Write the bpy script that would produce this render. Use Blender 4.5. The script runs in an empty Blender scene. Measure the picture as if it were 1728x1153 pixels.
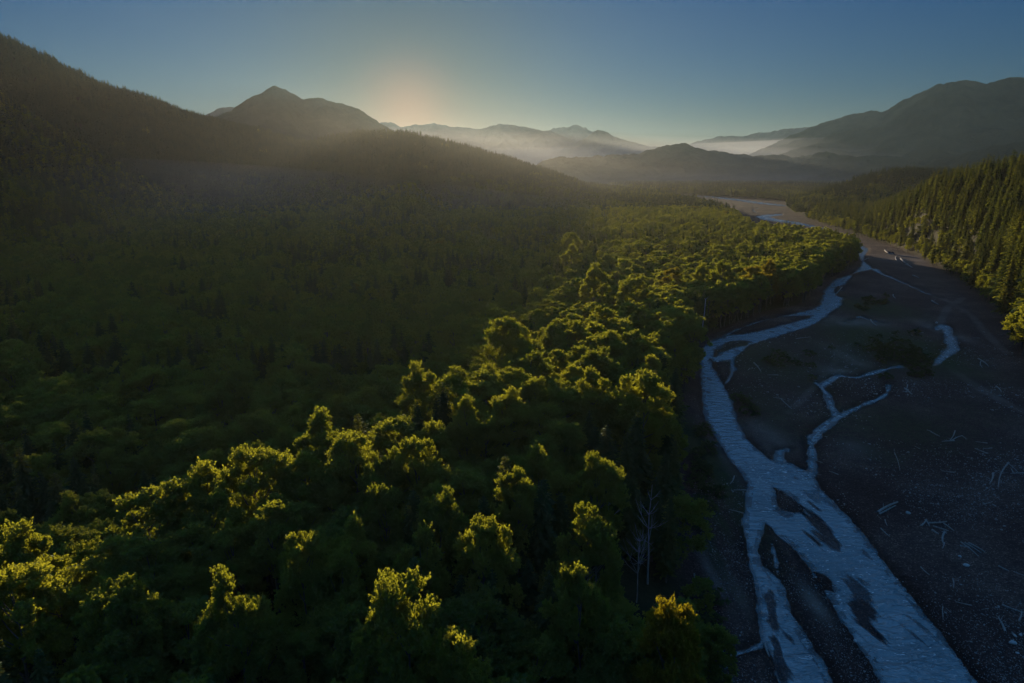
import bpy, math, random
import numpy as np
from mathutils import Vector, Matrix

random.seed(7)
RNG = np.random.default_rng(11)
R = math.radians
scene = bpy.context.scene

# ------------------------------------------------------------------ camera
CAM_Z, PITCH, F = 80.0, R(14.2), 1152.0
cam = bpy.data.cameras.new('camera')
cam.lens, cam.sensor_width = 24.0, 36.0
cam.clip_start, cam.clip_end = 1.0, 60000.0
camera = bpy.data.objects.new('camera', cam)
camera.location = (0, 0, CAM_Z)
camera.rotation_euler = (R(90) - PITCH, 0, 0)
scene.collection.objects.link(camera)
scene.camera = camera

# ------------------------------------------------------------------ sky, sun, exposure
SUN_EL, SUN_AZ = R(5.0), R(-8.2)          # azimuth from +Y, positive towards +X
world = bpy.data.worlds.new('World')
scene.world = world
world.use_nodes = True
wn = world.node_tree.nodes
bg = wn['Background']
sky = wn.new('ShaderNodeTexSky')
sky.sky_type = 'NISHITA'
sky.sun_disc = False
sky.sun_elevation, sky.sun_rotation = SUN_EL, SUN_AZ
sky.altitude = 200.0
sky.air_density, sky.dust_density, sky.ozone_density = 1.0, 0.25, 7.0
bg.inputs[1].default_value = 0.041
# sky overhead brightened and reddened out of frame, added to fill the shade
wl = world.node_tree.links.new
tcw = wn.new('ShaderNodeTexCoord'); sepw = wn.new('ShaderNodeSeparateXYZ'); mrw = wn.new('ShaderNodeMapRange')
mrw.interpolation_type = 'SMOOTHSTEP'
mrw.inputs['From Min'].default_value, mrw.inputs['From Max'].default_value = 0.24, 0.75
mxw = wn.new('ShaderNodeMix'); mxw.data_type = 'RGBA'; mxw.blend_type = 'MULTIPLY'; mxw.inputs[7].default_value = (62.0, 11.5, 7.0, 1)
wl(tcw.outputs['Generated'], sepw.inputs[0]); wl(sepw.outputs[2], mrw.inputs['Value']); wl(mrw.outputs[0], mxw.inputs[0])
tn = wn.new('ShaderNodeMix'); tn.data_type = 'RGBA'; tn.blend_type = 'MULTIPLY'
tn.inputs[0].default_value = 1.0; tn.inputs[7].default_value = (0.66, 1.04, 1.0, 1)
wl(sky.outputs[0], tn.inputs[6]); wl(tn.outputs[2], mxw.inputs[6])
# soft aureole round the risen sun, and the warm band low on the horizon
SD = (math.sin(SUN_AZ) * math.cos(SUN_EL), math.cos(SUN_AZ) * math.cos(SUN_EL), math.sin(SUN_EL))
dot = wn.new('ShaderNodeVectorMath'); dot.operation = 'DOT_PRODUCT'; dot.inputs[1].default_value = SD
wl(tcw.outputs['Generated'], dot.inputs[0])
prev = mxw.outputs[2]
def glow(src, k, off, col, prev, mode='ADD'):
    a = wn.new('ShaderNodeMath'); a.operation = 'MULTIPLY_ADD'; a.inputs[1].default_value = k; a.inputs[2].default_value = off
    e = wn.new('ShaderNodeMath'); e.operation = 'EXPONENT'
    wl(src, a.inputs[0]); wl(a.outputs[0], e.inputs[0])
    m = wn.new('ShaderNodeMix'); m.data_type = 'RGBA'; m.blend_type = mode
    m.inputs[7].default_value = (*col, 1); wl(e.outputs[0], m.inputs[0]); wl(prev, m.inputs[6])
    return m.outputs[2]
prev = glow(dot.outputs['Value'], 2 / R(3.0) ** 2, -2 / R(3.0) ** 2, (1.7, 1.4, 0.95), prev)
prev = glow(dot.outputs['Value'], 2 / R(12) ** 2, -2 / R(12) ** 2, (1.25, 0.72, 0.46), prev, 'MULTIPLY')
zz = wn.new('ShaderNodeMath'); zz.operation = 'ABSOLUTE'; wl(sepw.outputs[2], zz.inputs[0])
prev = glow(zz.outputs[0], -1 / 0.09, 0, (1.55, 0.42, 0.16), prev, 'MULTIPLY')
prev = glow(zz.outputs[0], -1 / 0.05, 0, (0.6, 0.14, 0.0), prev)
wl(prev, bg.inputs[0])

sl = bpy.data.lights.new('sun', 'SUN')
sl.energy, sl.angle, sl.color = 5.0, R(0.5), (1.0, 0.78, 0.50)
sun = bpy.data.objects.new('sun', sl)
sdir = Vector((math.sin(SUN_AZ) * math.cos(SUN_EL), math.cos(SUN_AZ) * math.cos(SUN_EL), math.sin(SUN_EL)))
sun.rotation_euler = sdir.to_track_quat('Z', 'Y').to_euler()
sun.location = (-200, 300, 400)
scene.collection.objects.link(sun)

vs = scene.view_settings
vs.view_transform, vs.look, vs.exposure, vs.gamma = 'Standard', 'None', 0.6, 1.0
vs.use_curve_mapping = False
cy = scene.cycles
cy.max_bounces, cy.diffuse_bounces, cy.glossy_bounces = 5, 2, 2
cy.transmission_bounces, cy.transparent_max_bounces, cy.volume_bounces = 3, 8, 0
cy.use_denoising = True
cy.volume_step_rate = 4

# ------------------------------------------------------------------ helpers
def ray(px, py):
    """unit-ish directions through photo pixels (1728 x 1153)"""
    px, py = np.asarray(px, float), np.asarray(py, float)
    cx, cz = (px - 864.0) / F, (576.5 - py) / F
    c, s = math.cos(PITCH), math.sin(PITCH)
    return cx, c + s * cz, -s + c * cz

def at(px, py, z=0.0):
    x, y, w = ray(px, py)
    t = (z - CAM_Z) / w
    return x * t, y * t

def project(x, y, z):
    c, s = math.cos(PITCH), math.sin(PITCH)
    dz = z - CAM_Z
    d = y * c - dz * s
    u = y * s + dz * c
    return 864 + F * x / d, 576.5 - F * u / d, d

def poly_world(pts, z=0.0):
    a = np.array(pts, float)
    x, y = at(a[:, 0], a[:, 1], z)
    return np.stack([x, y], 1)

def smooth(t):
    t = np.clip(t, 0, 1)
    return t * t * (3 - 2 * t)

_perm = np.random.default_rng(3).random((256, 256))
def vnoise(x, y):
    xi, yi = np.floor(x).astype(int), np.floor(y).astype(int)
    fx, fy = x - xi, y - yi
    fx, fy = fx * fx * (3 - 2 * fx), fy * fy * (3 - 2 * fy)
    a = _perm[xi % 256, yi % 256]; b = _perm[(xi + 1) % 256, yi % 256]
    c = _perm[xi % 256, (yi + 1) % 256]; d = _perm[(xi + 1) % 256, (yi + 1) % 256]
    return (a * (1 - fx) + b * fx) * (1 - fy) + (c * (1 - fx) + d * fx) * fy
def fbm(x, y, o=4):
    v, a, n = 0.0, 0.5, 0.0
    for k in range(o):
        v = v + a * vnoise(x * 2 ** k + 13.7 * k, y * 2 ** k + 7.1 * k); n += a; a *= 0.5
    return v / n - 0.5

def inside(P, poly):
    x, y = P[:, 0], P[:, 1]
    r = np.zeros(len(P), bool)
    n = len(poly)
    for i in range(n):
        x1, y1 = poly[i]; x2, y2 = poly[(i + 1) % n]
        if y1 == y2: continue
        c = ((y1 > y) != (y2 > y)) & (x < (x2 - x1) * (y - y1) / (y2 - y1) + x1)
        r ^= c
    return r

def edge_dist(P, poly, closed=True, w=None):
    """distance of points to a polyline (optionally minus a width varying along it)"""
    best = np.full(len(P), 1e9)
    n = len(poly)
    for i in range(n if closed else n - 1):
        a, b = poly[i], poly[(i + 1) % n]
        ab = b - a
        t = np.clip(((P - a) @ ab) / (ab @ ab + 1e-12), 0, 1)
        d = np.hypot(P[:, 0] - a[0] - t * ab[0], P[:, 1] - a[1] - t * ab[1])
        if w is not None: d = d - (w[i] * (1 - t) + w[i + 1] * t)
        best = np.minimum(best, d)
    return best

def signed(P, poly):
    d = edge_dist(P, poly)
    return np.where(inside(P, poly), d, -d)          # positive inside

def mesh_obj(name, co, faces, mats=(), parent=None, link=True, smooth_shade=False, fmat=None):
    """faces: (n,k) array or list of arrays of equal-k blocks"""
    me = bpy.data.meshes.new(name)
    co = np.asarray(co, np.float32)
    blocks = faces if isinstance(faces, list) else [faces]
    blocks = [np.asarray(b, np.int32) for b in blocks if len(b)]
    me.vertices.add(len(co)); me.vertices.foreach_set('co', co.ravel())
    tot = np.concatenate([np.full(len(b), b.shape[1], np.int32) for b in blocks])
    idx = np.concatenate([b.ravel() for b in blocks])
    me.loops.add(len(idx)); me.loops.foreach_set('vertex_index', idx)
    me.polygons.add(len(tot))
    st = np.concatenate([[0], np.cumsum(tot)[:-1]]).astype(np.int32)
    me.polygons.foreach_set('loop_start', st)
    me.polygons.foreach_set('loop_total', tot)
    if smooth_shade: me.polygons.foreach_set('use_smooth', np.ones(len(tot), bool))
    for m in mats: me.materials.append(m)
    if fmat is not None: me.polygons.foreach_set('material_index', np.asarray(fmat, np.int32))
    me.update(calc_edges=True)
    o = bpy.data.objects.new(name, me)
    if link: scene.collection.objects.link(o)
    if parent: o.parent = parent
    return o

def tag(o, label=None, cat=None, group=None, kind=None):
    if label: o['label'] = label
    if cat: o['category'] = cat
    if group: o['group'] = group
    if kind: o['kind'] = kind
    return o

# ------------------------------------------------------------------ materials
def new_mat(name):
    m = bpy.data.materials.new(name); m.use_nodes = True
    nt = m.node_tree; nt.nodes.clear()
    out = nt.nodes.new('ShaderNodeOutputMaterial')
    return m, nt, out
def N(nt, kind, **kw):
    n = nt.nodes.new(kind)
    for k, v in kw.items():
        if k.startswith('i_'):
            key = k[2:]
            n.inputs[int(key) if key.isdigit() else key].default_value = v
        else: setattr(n, k, v)
    return n
def ramp(nt, stops):
    n = nt.nodes.new('ShaderNodeValToRGB'); e = n.color_ramp.elements
    while len(e) < len(stops): e.new(0.5)
    for i, (p, c) in enumerate(stops): e[i].position = p; e[i].color = (*c, 1)
    return n

def leaf_mat(name, cols, trans, gloss=0.012, tfac=0.5):
    """cols: low/high reflect colours per tree; trans: low/high transmitted colours"""
    m, nt, out = new_mat(name); L = nt.links.new
    info = N(nt, 'ShaderNodeObjectInfo')
    geo = N(nt, 'ShaderNodeNewGeometry')
    n1 = N(nt, 'ShaderNodeTexNoise', i_Scale=0.6, i_Detail=2.0)
    L(geo.outputs['Position'], n1.inputs['Vector'])
    ad = N(nt, 'ShaderNodeMath', operation='MULTIPLY_ADD'); ad.inputs[1].default_value = 0.7; ad.inputs[2].default_value = -0.15
    L(n1.outputs['Fac'], ad.inputs[0])
    ad2 = N(nt, 'ShaderNodeMath', operation='MULTIPLY_ADD'); ad2.inputs[1].default_value = 0.75
    L(info.outputs['Random'], ad2.inputs[0]); L(ad.outputs[0], ad2.inputs[2])
    r1 = ramp(nt, [(0.05, cols[0]), (0.95, cols[1])]); r2 = ramp(nt, [(0.05, trans[0]), (0.95, trans[1])])
    L(ad2.outputs[0], r1.inputs[0]); L(ad2.outputs[0], r2.inputs[0])
    d = N(nt, 'ShaderNodeBsdfDiffuse'); t = N(nt, 'ShaderNodeBsdfTranslucent')
    g = N(nt, 'ShaderNodeBsdfGlossy', i_Roughness=0.45)
    g.inputs['Color'].default_value = (0.8, 0.9, 0.8, 1)
    L(r1.outputs[0], d.inputs[0]); L(r2.outputs[0], t.inputs[0])
    m1 = N(nt, 'ShaderNodeMixShader'); m1.inputs[0].default_value = tfac
    L(d.outputs[0], m1.inputs[1]); L(t.outputs[0], m1.inputs[2])
    m2 = N(nt, 'ShaderNodeMixShader'); m2.inputs[0].default_value = gloss
    L(m1.outputs[0], m2.inputs[1]); L(g.outputs[0], m2.inputs[2])
    L(m2.outputs[0], out.inputs[0])
    return m

M_BROAD = leaf_mat('broadleaf_foliage', [(0.055, 0.110, 0.042), (0.095, 0.145, 0.042)], [(0.29, 0.32, 0.018), (0.48, 0.47, 0.03)], tfac=0.55)
M_GOLD = leaf_mat('turning_foliage', [(0.10, 0.09, 0.015), (0.16, 0.12, 0.02)], [(0.38, 0.33, 0.012), (0.46, 0.37, 0.014)])
M_NEEDLE = leaf_mat('conifer_needles', [(0.030, 0.070, 0.032), (0.060, 0.095, 0.030)], [(0.10, 0.13, 0.012), (0.22, 0.22, 0.018)], tfac=0.5)
M_SHRUB = leaf_mat('willow_leaves', [(0.030, 0.052, 0.022), (0.055, 0.080, 0.030)], [(0.08, 0.11, 0.02), (0.12, 0.14, 0.03)], tfac=0.35)

def wood_mat(name, a, b, sc=3.0):
    m, nt, out = new_mat(name); L = nt.links.new
    tc = N(nt, 'ShaderNodeTexCoord'); mp = N(nt, 'ShaderNodeMapping'); mp.inputs['Scale'].default_value = (1, 1, 0.15)
    n = N(nt, 'ShaderNodeTexNoise', i_Scale=sc, i_Detail=5.0, i_Roughness=0.7)
    L(tc.outputs['Object'], mp.inputs[0]); L(mp.outputs[0], n.inputs['Vector'])
    r = ramp(nt, [(0.3, a), (0.7, b)]); L(n.outputs['Fac'], r.inputs[0])
    p = N(nt, 'ShaderNodeBsdfPrincipled', i_Roughness=0.85); L(r.outputs[0], p.inputs['Base Color'])
    bp = N(nt, 'ShaderNodeBump', i_Strength=0.6, i_Distance=0.05); L(n.outputs['Fac'], bp.inputs['Height']); L(bp.outputs[0], p.inputs['Normal'])
    L(p.outputs[0], out.inputs[0]); return m
M_BARK = wood_mat('grey_brown_bark', (0.06, 0.05, 0.04), (0.16, 0.14, 0.12))
M_DEADWOOD = wood_mat('bleached_wood', (0.26, 0.25, 0.24), (0.52, 0.50, 0.47))
M_DRIFT = wood_mat('weathered_driftwood', (0.12, 0.115, 0.11), (0.34, 0.32, 0.30))

def ground_material():
    m, nt, out = new_mat('ground_surface'); L = nt.links.new
    geo = N(nt, 'ShaderNodeNewGeometry')
    veg = N(nt, 'ShaderNodeAttribute', attribute_name='vegetation')
    frs = N(nt, 'ShaderNodeAttribute', attribute_name='forest_floor')
    wet_far_dark = N(nt, 'ShaderNodeAttribute', attribute_name='wet_far_dark')
    big = N(nt, 'ShaderNodeTexNoise', i_Scale=0.035, i_Detail=6.0, i_Roughness=0.6)
    mid = N(nt, 'ShaderNodeTexNoise', i_Scale=0.5, i_Detail=6.0, i_Roughness=0.75)
    vor = N(nt, 'ShaderNodeTexVoronoi', i_Scale=1.7); vor2 = N(nt, 'ShaderNodeTexVoronoi', i_Scale=4.5)
    for n in (big, mid, vor, vor2): L(geo.outputs['Position'], n.inputs['Vector'])
    r = ramp(nt, [(0.30, (0.026, 0.014, 0.013)), (0.50, (0.053, 0.033, 0.030)), (0.72, (0.13, 0.090, 0.074))])
    mx = N(nt, 'ShaderNodeMath', operation='MULTIPLY_ADD'); mx.inputs[1].default_value = 0.65
    hf = N(nt, 'ShaderNodeMath', operation='MULTIPLY'); hf.inputs[1].default_value = 0.35
    L(mid.outputs['Fac'], hf.inputs[0]); L(big.outputs['Fac'], mx.inputs[0]); L(hf.outputs[0], mx.inputs[2]); L(mx.outputs[0], r.inputs[0])
    # pebbles: each cell its own tone
    sep = N(nt, 'ShaderNodeSeparateColor'); L(vor2.outputs['Color'], sep.inputs[0])
    pr = ramp(nt, [(0.0, (0.55, 0.55, 0.55)), (0.86, (1.15, 1.12, 1.1)), (0.96, (3.0, 2.9, 2.8))]); L(sep.outputs[0], pr.inputs[0])
    mul = N(nt, 'ShaderNodeMix', data_type='RGBA', blend_type='MULTIPLY'); mul.inputs[0].default_value = 0.9
    L(r.outputs[0], mul.inputs[6]); L(pr.outputs[0], mul.inputs[7])
    snd = N(nt, 'ShaderNodeAttribute', attribute_name='sand')
    sm_ = N(nt, 'ShaderNodeMix', data_type='RGBA'); L(snd.outputs['Fac'], sm_.inputs[0]); L(mul.outputs[2], sm_.inputs[6]); sm_.inputs[7].default_value = (0.20, 0.165, 0.14, 1)
    sm_.clamp_factor = True
    # wet margin; the far bed is darkened by the same factor
    wm = N(nt, 'ShaderNodeMix', data_type='RGBA', blend_type='MULTIPLY'); L(wet_far_dark.outputs['Fac'], wm.inputs[0])
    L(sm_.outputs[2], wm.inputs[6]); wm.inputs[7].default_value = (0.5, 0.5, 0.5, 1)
    # low green cover
    vr = ramp(nt, [(0.3, (0.020, 0.030, 0.014)), (0.7, (0.045, 0.055, 0.022))]); L(mid.outputs['Fac'], vr.inputs[0])
    vf = N(nt, 'ShaderNodeMath', operation='MULTIPLY_ADD'); vf.inputs[1].default_value = 1.6; 
    vb = N(nt, 'ShaderNodeMath', operation='MULTIPLY_ADD'); vb.inputs[1].default_value = 1.6; vb.inputs[2].default_value = -1.0
    L(mid.outputs['Fac'], vb.inputs[0]); L(veg.outputs['Fac'], vf.inputs[0]); L(vb.outputs[0], vf.inputs[2]); vf.use_clamp = True
    vm = N(nt, 'ShaderNodeMix', data_type='RGBA'); L(vf.outputs[0], vm.inputs[0]); L(wm.outputs[2], vm.inputs[6]); L(vr.outputs[0], vm.inputs[7])
    fr = ramp(nt, [(0.3, (0.018, 0.020, 0.010)), (0.7, (0.045, 0.045, 0.022))]); L(mid.outputs['Fac'], fr.inputs[0])
    fm = N(nt, 'ShaderNodeMix', data_type='RGBA'); L(frs.outputs['Fac'], fm.inputs[0]); L(vm.outputs[2], fm.inputs[6]); L(fr.outputs[0], fm.inputs[7])
    p = N(nt, 'ShaderNodeBsdfPrincipled', i_Roughness=0.9)
    p.inputs['Specular IOR Level'].default_value = 0.08
    L(fm.outputs[2], p.inputs['Base Color'])
    b1 = N(nt, 'ShaderNodeBump', i_Strength=0.8, i_Distance=0.25); L(vor.outputs['Distance'], b1.inputs['Height'])
    b2 = N(nt, 'ShaderNodeBump', i_Strength=0.9, i_Distance=0.6); L(mid.outputs['Fac'], b2.inputs['Height']); L(b1.outputs[0], b2.inputs['Normal'])
    L(b2.outputs[0], p.inputs['Normal']); L(p.outputs[0], out.inputs[0])
    return m

def water_material():
    m, nt, out = new_mat('silty_river_water'); L = nt.links.new
    geo = N(nt, 'ShaderNodeNewGeometry')
    dep = N(nt, 'ShaderNodeAttribute', attribute_name='depth')
    rif = N(nt, 'ShaderNodeAttribute', attribute_name='riffle')
    mp = N(nt, 'ShaderNodeMapping'); mp.inputs['Rotation'].default_value = (0, 0, R(18)); mp.inputs['Scale'].default_value = (0.55, 1.25, 1)
    L(geo.outputs['Position'], mp.inputs[0])
    n1 = N(nt, 'ShaderNodeTexNoise', i_Scale=0.42, i_Detail=4.0, i_Roughness=0.55, i_Distortion=0.6)
    n2 = N(nt, 'ShaderNodeTexNoise', i_Scale=1.3, i_Detail=3.0, i_Roughness=0.6, i_Distortion=1.0)
    L(mp.outputs[0], n1.inputs['Vector']); L(mp.outputs[0], n2.inputs['Vector'])
    b1 = N(nt, 'ShaderNodeBump', i_Strength=1.0, i_Distance=1.6); L(n1.outputs['Fac'], b1.inputs['Height'])
    rs = N(nt, 'ShaderNodeMath', operation='MULTIPLY_ADD'); rs.inputs[1].default_value = 0.75; rs.inputs[2].default_value = 0.25
    L(rif.outputs['Fac'], rs.inputs[0])
    b2 = N(nt, 'ShaderNodeBump', i_Distance=0.7); L(n2.outputs['Fac'], b2.inputs['Height']); L(rs.outputs[0], b2.inputs['Strength'])
    L(b1.outputs[0], b2.inputs['Normal'])
    p = N(nt, 'ShaderNodeBsdfPrincipled', i_Roughness=0.12, i_IOR=2.1)
    # foam on riffles
    fr = ramp(nt, [(0.60, (0, 0, 0)), (0.72, (1, 1, 1))]); L(n2.outputs['Fac'], fr.inputs[0])
    fm = N(nt, 'ShaderNodeMath', operation='MULTIPLY'); L(fr.outputs[0], fm.inputs[0]); L(rif.outputs['Fac'], fm.inputs[1])
    cm = N(nt, 'ShaderNodeMix', data_type='RGBA'); cm.inputs[6].default_value = (0.14, 0.21, 0.235, 1); cm.inputs[7].default_value = (0.75, 0.78, 0.8, 1)
    L(fm.outputs[0], cm.inputs[0]); L(cm.outputs[2], p.inputs['Base Color'])
    ro = N(nt, 'ShaderNodeMath', operation='MULTIPLY_ADD'); ro.inputs[1].default_value = 0.5; ro.inputs[2].default_value = 0.10
    L(fm.outputs[0], ro.inputs[0]); L(ro.outputs[0], p.inputs['Roughness'])
    L(b2.outputs[0], p.inputs['Normal']); L(dep.outputs['Fac'], p.inputs['Alpha'])
    L(p.outputs[0], out.inputs[0]); return m

def mountain_material(name, a, b):
    m, nt, out = new_mat(name); L = nt.links.new
    geo = N(nt, 'ShaderNodeNewGeometry')
    n1 = N(nt, 'ShaderNodeTexNoise', i_Scale=0.004, i_Detail=8.0, i_Roughness=0.65)
    n2 = N(nt, 'ShaderNodeTexNoise', i_Scale=0.05, i_Detail=6.0, i_Roughness=0.8)
    L(geo.outputs['Position'], n1.inputs['Vector']); L(geo.outputs['Position'], n2.inputs['Vector'])
    r = ramp(nt, [(0.35, a), (0.68, b)]); L(n1.outputs['Fac'], r.inputs[0])
    d = N(nt, 'ShaderNodeBsdfDiffuse', i_Roughness=1.0)
    L(r.outputs[0], d.inputs[0])
    bp = N(nt, 'ShaderNodeBump', i_Strength=1.0, i_Distance=18.0); L(n2.outputs['Fac'], bp.inputs['Height']); L(bp.outputs[0], d.inputs['Normal'])
    L(d.outputs[0], out.inputs[0]); return m

# ------------------------------------------------------------------ river traced on the ground plane (photo pixels -> z=0)
WATER = [  # outlines
 [(1423,401),(1444,413),(1446,429),(1455,441),(1450,453),(1435,464),(1411,471),(1395.5,484),(1391,490),(1388,502),(1383,514),(1373,522),(1331,531),(1276,543),(1230,560),(1218,570),(1203,573),(1190.5,581),(1175,601),(1182,615),(1183,640),(1183.5,674),(1190.5,706),(1208,737),(1229,772),(1246,796),(1262,818),(1257,850),(1253,881),(1256,920),(1267,961),(1277,989),(1281,1048),(1284,1075),(1292,1088),(1300,1105),(1308,1125),(1313,1153),(1330,1260),
  (1460,1260),(1406,1152),(1392,1121),(1371,1093),(1350,1058),(1333,1024),(1322,989),(1310,972),(1302,965),(1288,955),(1282.5,933),(1288,906),(1291,883),
  (1298,888),(1308,902),(1322,911),(1336,920),(1354,944),(1371,965),(1392,999),(1413,1038),(1433,1069),(1458,1104),(1489,1152),(1545,1260),
  (1735,1260),(1652,1152),(1628,1121),(1604,1090),(1576,1055),(1548,1017),(1517,979),(1489,944),(1461,909),(1437,879),(1406,848),(1385,827),(1374,806),(1368,799),(1350,789),(1336,782),(1308,780),(1295,773),(1281,761),(1260,740),(1246,716),(1236,678),(1222,650),(1211,633),(1203,619),(1199,606),(1206,610),(1211,611),(1239,607),(1246,600),(1267,582),(1295,574),(1336,560),(1353,556),(1380,545),(1405,526),(1420,514),(1423,502),(1414,500),(1408,493),(1411,485),(1426,480),(1435,471),(1441,462),(1466,456),(1475,454),(1467,447),(1458,441),(1460,432),(1467,422),(1450,410),(1432,404)],
 [(1274,366),(1288,363),(1320,361),(1322,363.5),(1297,366),(1315,370.5),(1350,375.5),(1395,386),(1430,400),(1426,402),(1390,389),(1345,379),(1310,374.5),(1286,370.5)],
 [(1090,322),(1150,326.5),(1200,331),(1240,335.5),(1280,341),(1326,346.5),(1326,348.5),(1280,344.2),(1240,338.5),(1200,333.8),(1150,329),(1090,325)],
 [(950,300.5),(968,301.5),(975,303.5),(960,303.2),(948,302)],
]
ISLANDS = [
 [(1232,565.5),(1250,556),(1277,546),(1302,538),(1335,534),(1369,532.5),(1362,538),(1340,543),(1322,548),(1290,557),(1262,563)],
 [(1206,592),(1218,583),(1232,577),(1250,575),(1268,576.5),(1256,583),(1236,588),(1215,596),(1207,603)],
 [(1305,822),(1322,829),(1338,841),(1352,855),(1357,864),(1336,865),(1315,862),(1312,845)],
 [(1371,964),(1390,970),(1400,980),(1406,998),(1392,994),(1380,982)],
]
STREAMS = [  # polylines with full width in photo pixels across
 [(1475,454,9),(1487,462,6),(1509,471,4),(1527,479,3),(1560,494,2.5),(1590,504,1.5)],
 [(1368,802,9),(1371,772,7),(1369,752,8),(1374,738,13),(1385,726,13),(1407,708,11),(1434,694,8),(1461,682,7),(1482,674,7),(1497,664,5),(1500,650,4)],
 [(1410,703,8),(1402,682,7),(1392,661,6),(1383,651,5),(1375,646,4)],
 [(1386,655,7),(1396,645,8),(1416,634,8),(1444,638,6),(1468,632,7),(1492,624,7),(1522,618,4)],
 [(1580,557,5),(1594,550,12),(1600,562,10),(1605,578,12),(1610,588,13),(1600,596,12),(1588,606,10),(1578,616,5)],
 [(1320,783,12),(1313,771,9),(1316,762,8),(1328,759,7)],
 [(1233,604,4),(1238,622,4),(1233,636,3),(1223,650,3)],
 [(1303,918,2.5),(1308,940,3),(1312,965,4)],
 [(1292,1085,8),(1268,1096,7),(1245,1103,5),(1216,1112,3)],
 [(1260,348,1.5),(1279,351,1.6),(1270,354.5,1.6),(1276,359,2),(1290,363,2.6)],
 [(1425,545,1.5),(1450,535,3),(1468,540,4),(1490,546,2)],
]
SHALLOW = [  # x, y, rx, ry (photo px), strength, tilt
 (1384,888,16,42,1,-38),(1405,915,10,26,.9,-38),(1450,990,18,34,.8,-40),(1459,1046,17,50,1,-35),(1302,1030,9,48,.9,-8),(1314,1105,9,44,.9,-10),
 (1320,543,30,3,.3,8),(1330,868,14,6,.6,0),(1255,597,22,6,.45,8),(1412,560,40,14,0,0),(1345,845,6,14,.4,-30),(1375,838,10,20,.45,-45),
]
RIFFLES = [(1560,1060,40,80),(1470,900,30,50),(1330,800,50,30),(1400,1000,50,60),(1420,505,10,10),(1595,590,30,40),(1460,640,80,25),(1440,700,60,40),(1375,1100,40,60),(1300,800,50,30),(1310,850,60,40)]
GRAVEL = [(1228,1400),(1222,1260),(1213,1153),(1196,1060),(1186,1000),(1172,900),(1160,820),(1140,740),(1152,690),(1177,668),(1174,640),(1164,605),(1200,568),(1250,548),(1290,531),(1365,515),(1382,492),(1405,470),(1440,458),(1450,440),(1438,427),(1400,420),(1330,408),(1270,400),(1240,376),(1200,353),(1120,333),(1000,317),(920,306),(920,300),(1000,309),(1080,324),(1200,331.5),(1330,340),(1331,352),(1345,364),(1400,385),(1450,400),(1500,417),(1545,436),(1600,468),(1650,505),(1690,550),(1728,610),(1790,700),(1900,850),(2300,1400)]
W_WATER = [poly_world(p) for p in WATER]
W_ISL = [poly_world(p) for p in ISLANDS]
W_GRAVEL = poly_world(GRAVEL)
W_STREAM = []
for s in STREAMS:
    a = np.array(s, float)
    x, y = at(a[:, 0], a[:, 1]); d = np.hypot(np.hypot(x, y), CAM_Z)
    # resample for rounder bends
    W_STREAM.append((np.stack([x, y], 1), a[:, 2] * d / F * 0.62 + 0.15))

def water_sd(P):
    """positive inside water, metres"""
    sd = np.full(len(P), -1e9)
    for p in W_WATER: sd = np.maximum(sd, signed(P, p))
    for p in W_ISL: sd = np.minimum(sd, -signed(P, p))
    for p, w in W_STREAM: sd = np.maximum(sd, -edge_dist(P, p, False, w))
    return sd

# ------------------------------------------------------------------ ridges: crest = photo skyline at a true distance
def crest(points, tree_h=0.0):
    a = np.array(points, float)
    x, y, w = ray(a[:, 0], a[:, 1]); h = np.hypot(x, y)
    az = np.arctan2(x, y); z = CAM_Z + a[:, 2] * w / h - tree_h
    o = np.argsort(az)
    return az[o], a[o, 2], z[o]

def ridge_h(az, r, cr, wf, wb, power=1.25, rough=0.10, seed=0.0, fade=0.04, nsc=350.0):
    A, D, Z = cr
    Dc, Zc = np.interp(az, A, D), np.interp(az, A, Z)
    if callable(wf): wf = Dc - wf(az)
    Zc = Zc * smooth(1 + (az - A[0]) / fade) * smooth(1 + (A[-1] - az) / fade)
    t = np.where(r < Dc, 1 - (Dc - r) / wf, 1 - (r - Dc) / wb)
    t = np.clip(t, 0, 1)
    x, y = r * np.sin(az), r * np.cos(az)
    n = fbm(x / nsc + seed, y / nsc + seed * 2, 5)
    rid = 1 - 2 * np.abs(fbm(x / (nsc * 1.3) + seed + 5, y / (nsc * 1.3) - seed, 4)) * 2
    h = Zc * (t ** power + rough * (n * 2 + (rid - .6)) * np.sin(math.pi * t) * 0.9)
    return np.where(t > 0, h, -5)

R_LEFT = crest([(-420,-150,1900),(-200,-45,2000),(0,57,2200),(30,68,2230),(60,85,2260),(90,98,2300),(150,130,2400),(200,148,2500),(250,160,2620),(290,176,2750),(325,189,2850),(345,194,2900),(420,212,3000),(520,238,3100),(640,262,3200),(760,300,3300)], 16)
R_MID = crest([(380,300,2500),(470,262,2300),(540,232,2150),(600,222,2020),(640,220,1950),(690,223,1850),(720,229,2020),(760,238,2200),(800,249,2300),(830,258,2400),(870,268,2400),(905,281,2400),(935,290,2400),(955,299,2400)], 16)
R_NEAR = crest([(1405,412,760),(1435,398,760),(1462,374,750),(1500,340,760),(1540,312,780),(1575,293,790),(1602,283,780),(1640,272,760),(1680,263,740),(1728,254,720),(1800,240,700),(1950,215,680),(2300,160,650)], 25)
R_SPUR = crest([(1310,354,1330),(1322,350,1340),(1335,343,1370),(1352,333,1420),(1400,314,1520),(1450,296,1640),(1500,283,1720),(1540,279,1760),(1575,281,1780),(1640,284,1780),(1728,290,1780),(1900,290,1780)], 22)
def spur_foot(az): return np.full_like(az, 1240.0)

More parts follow.
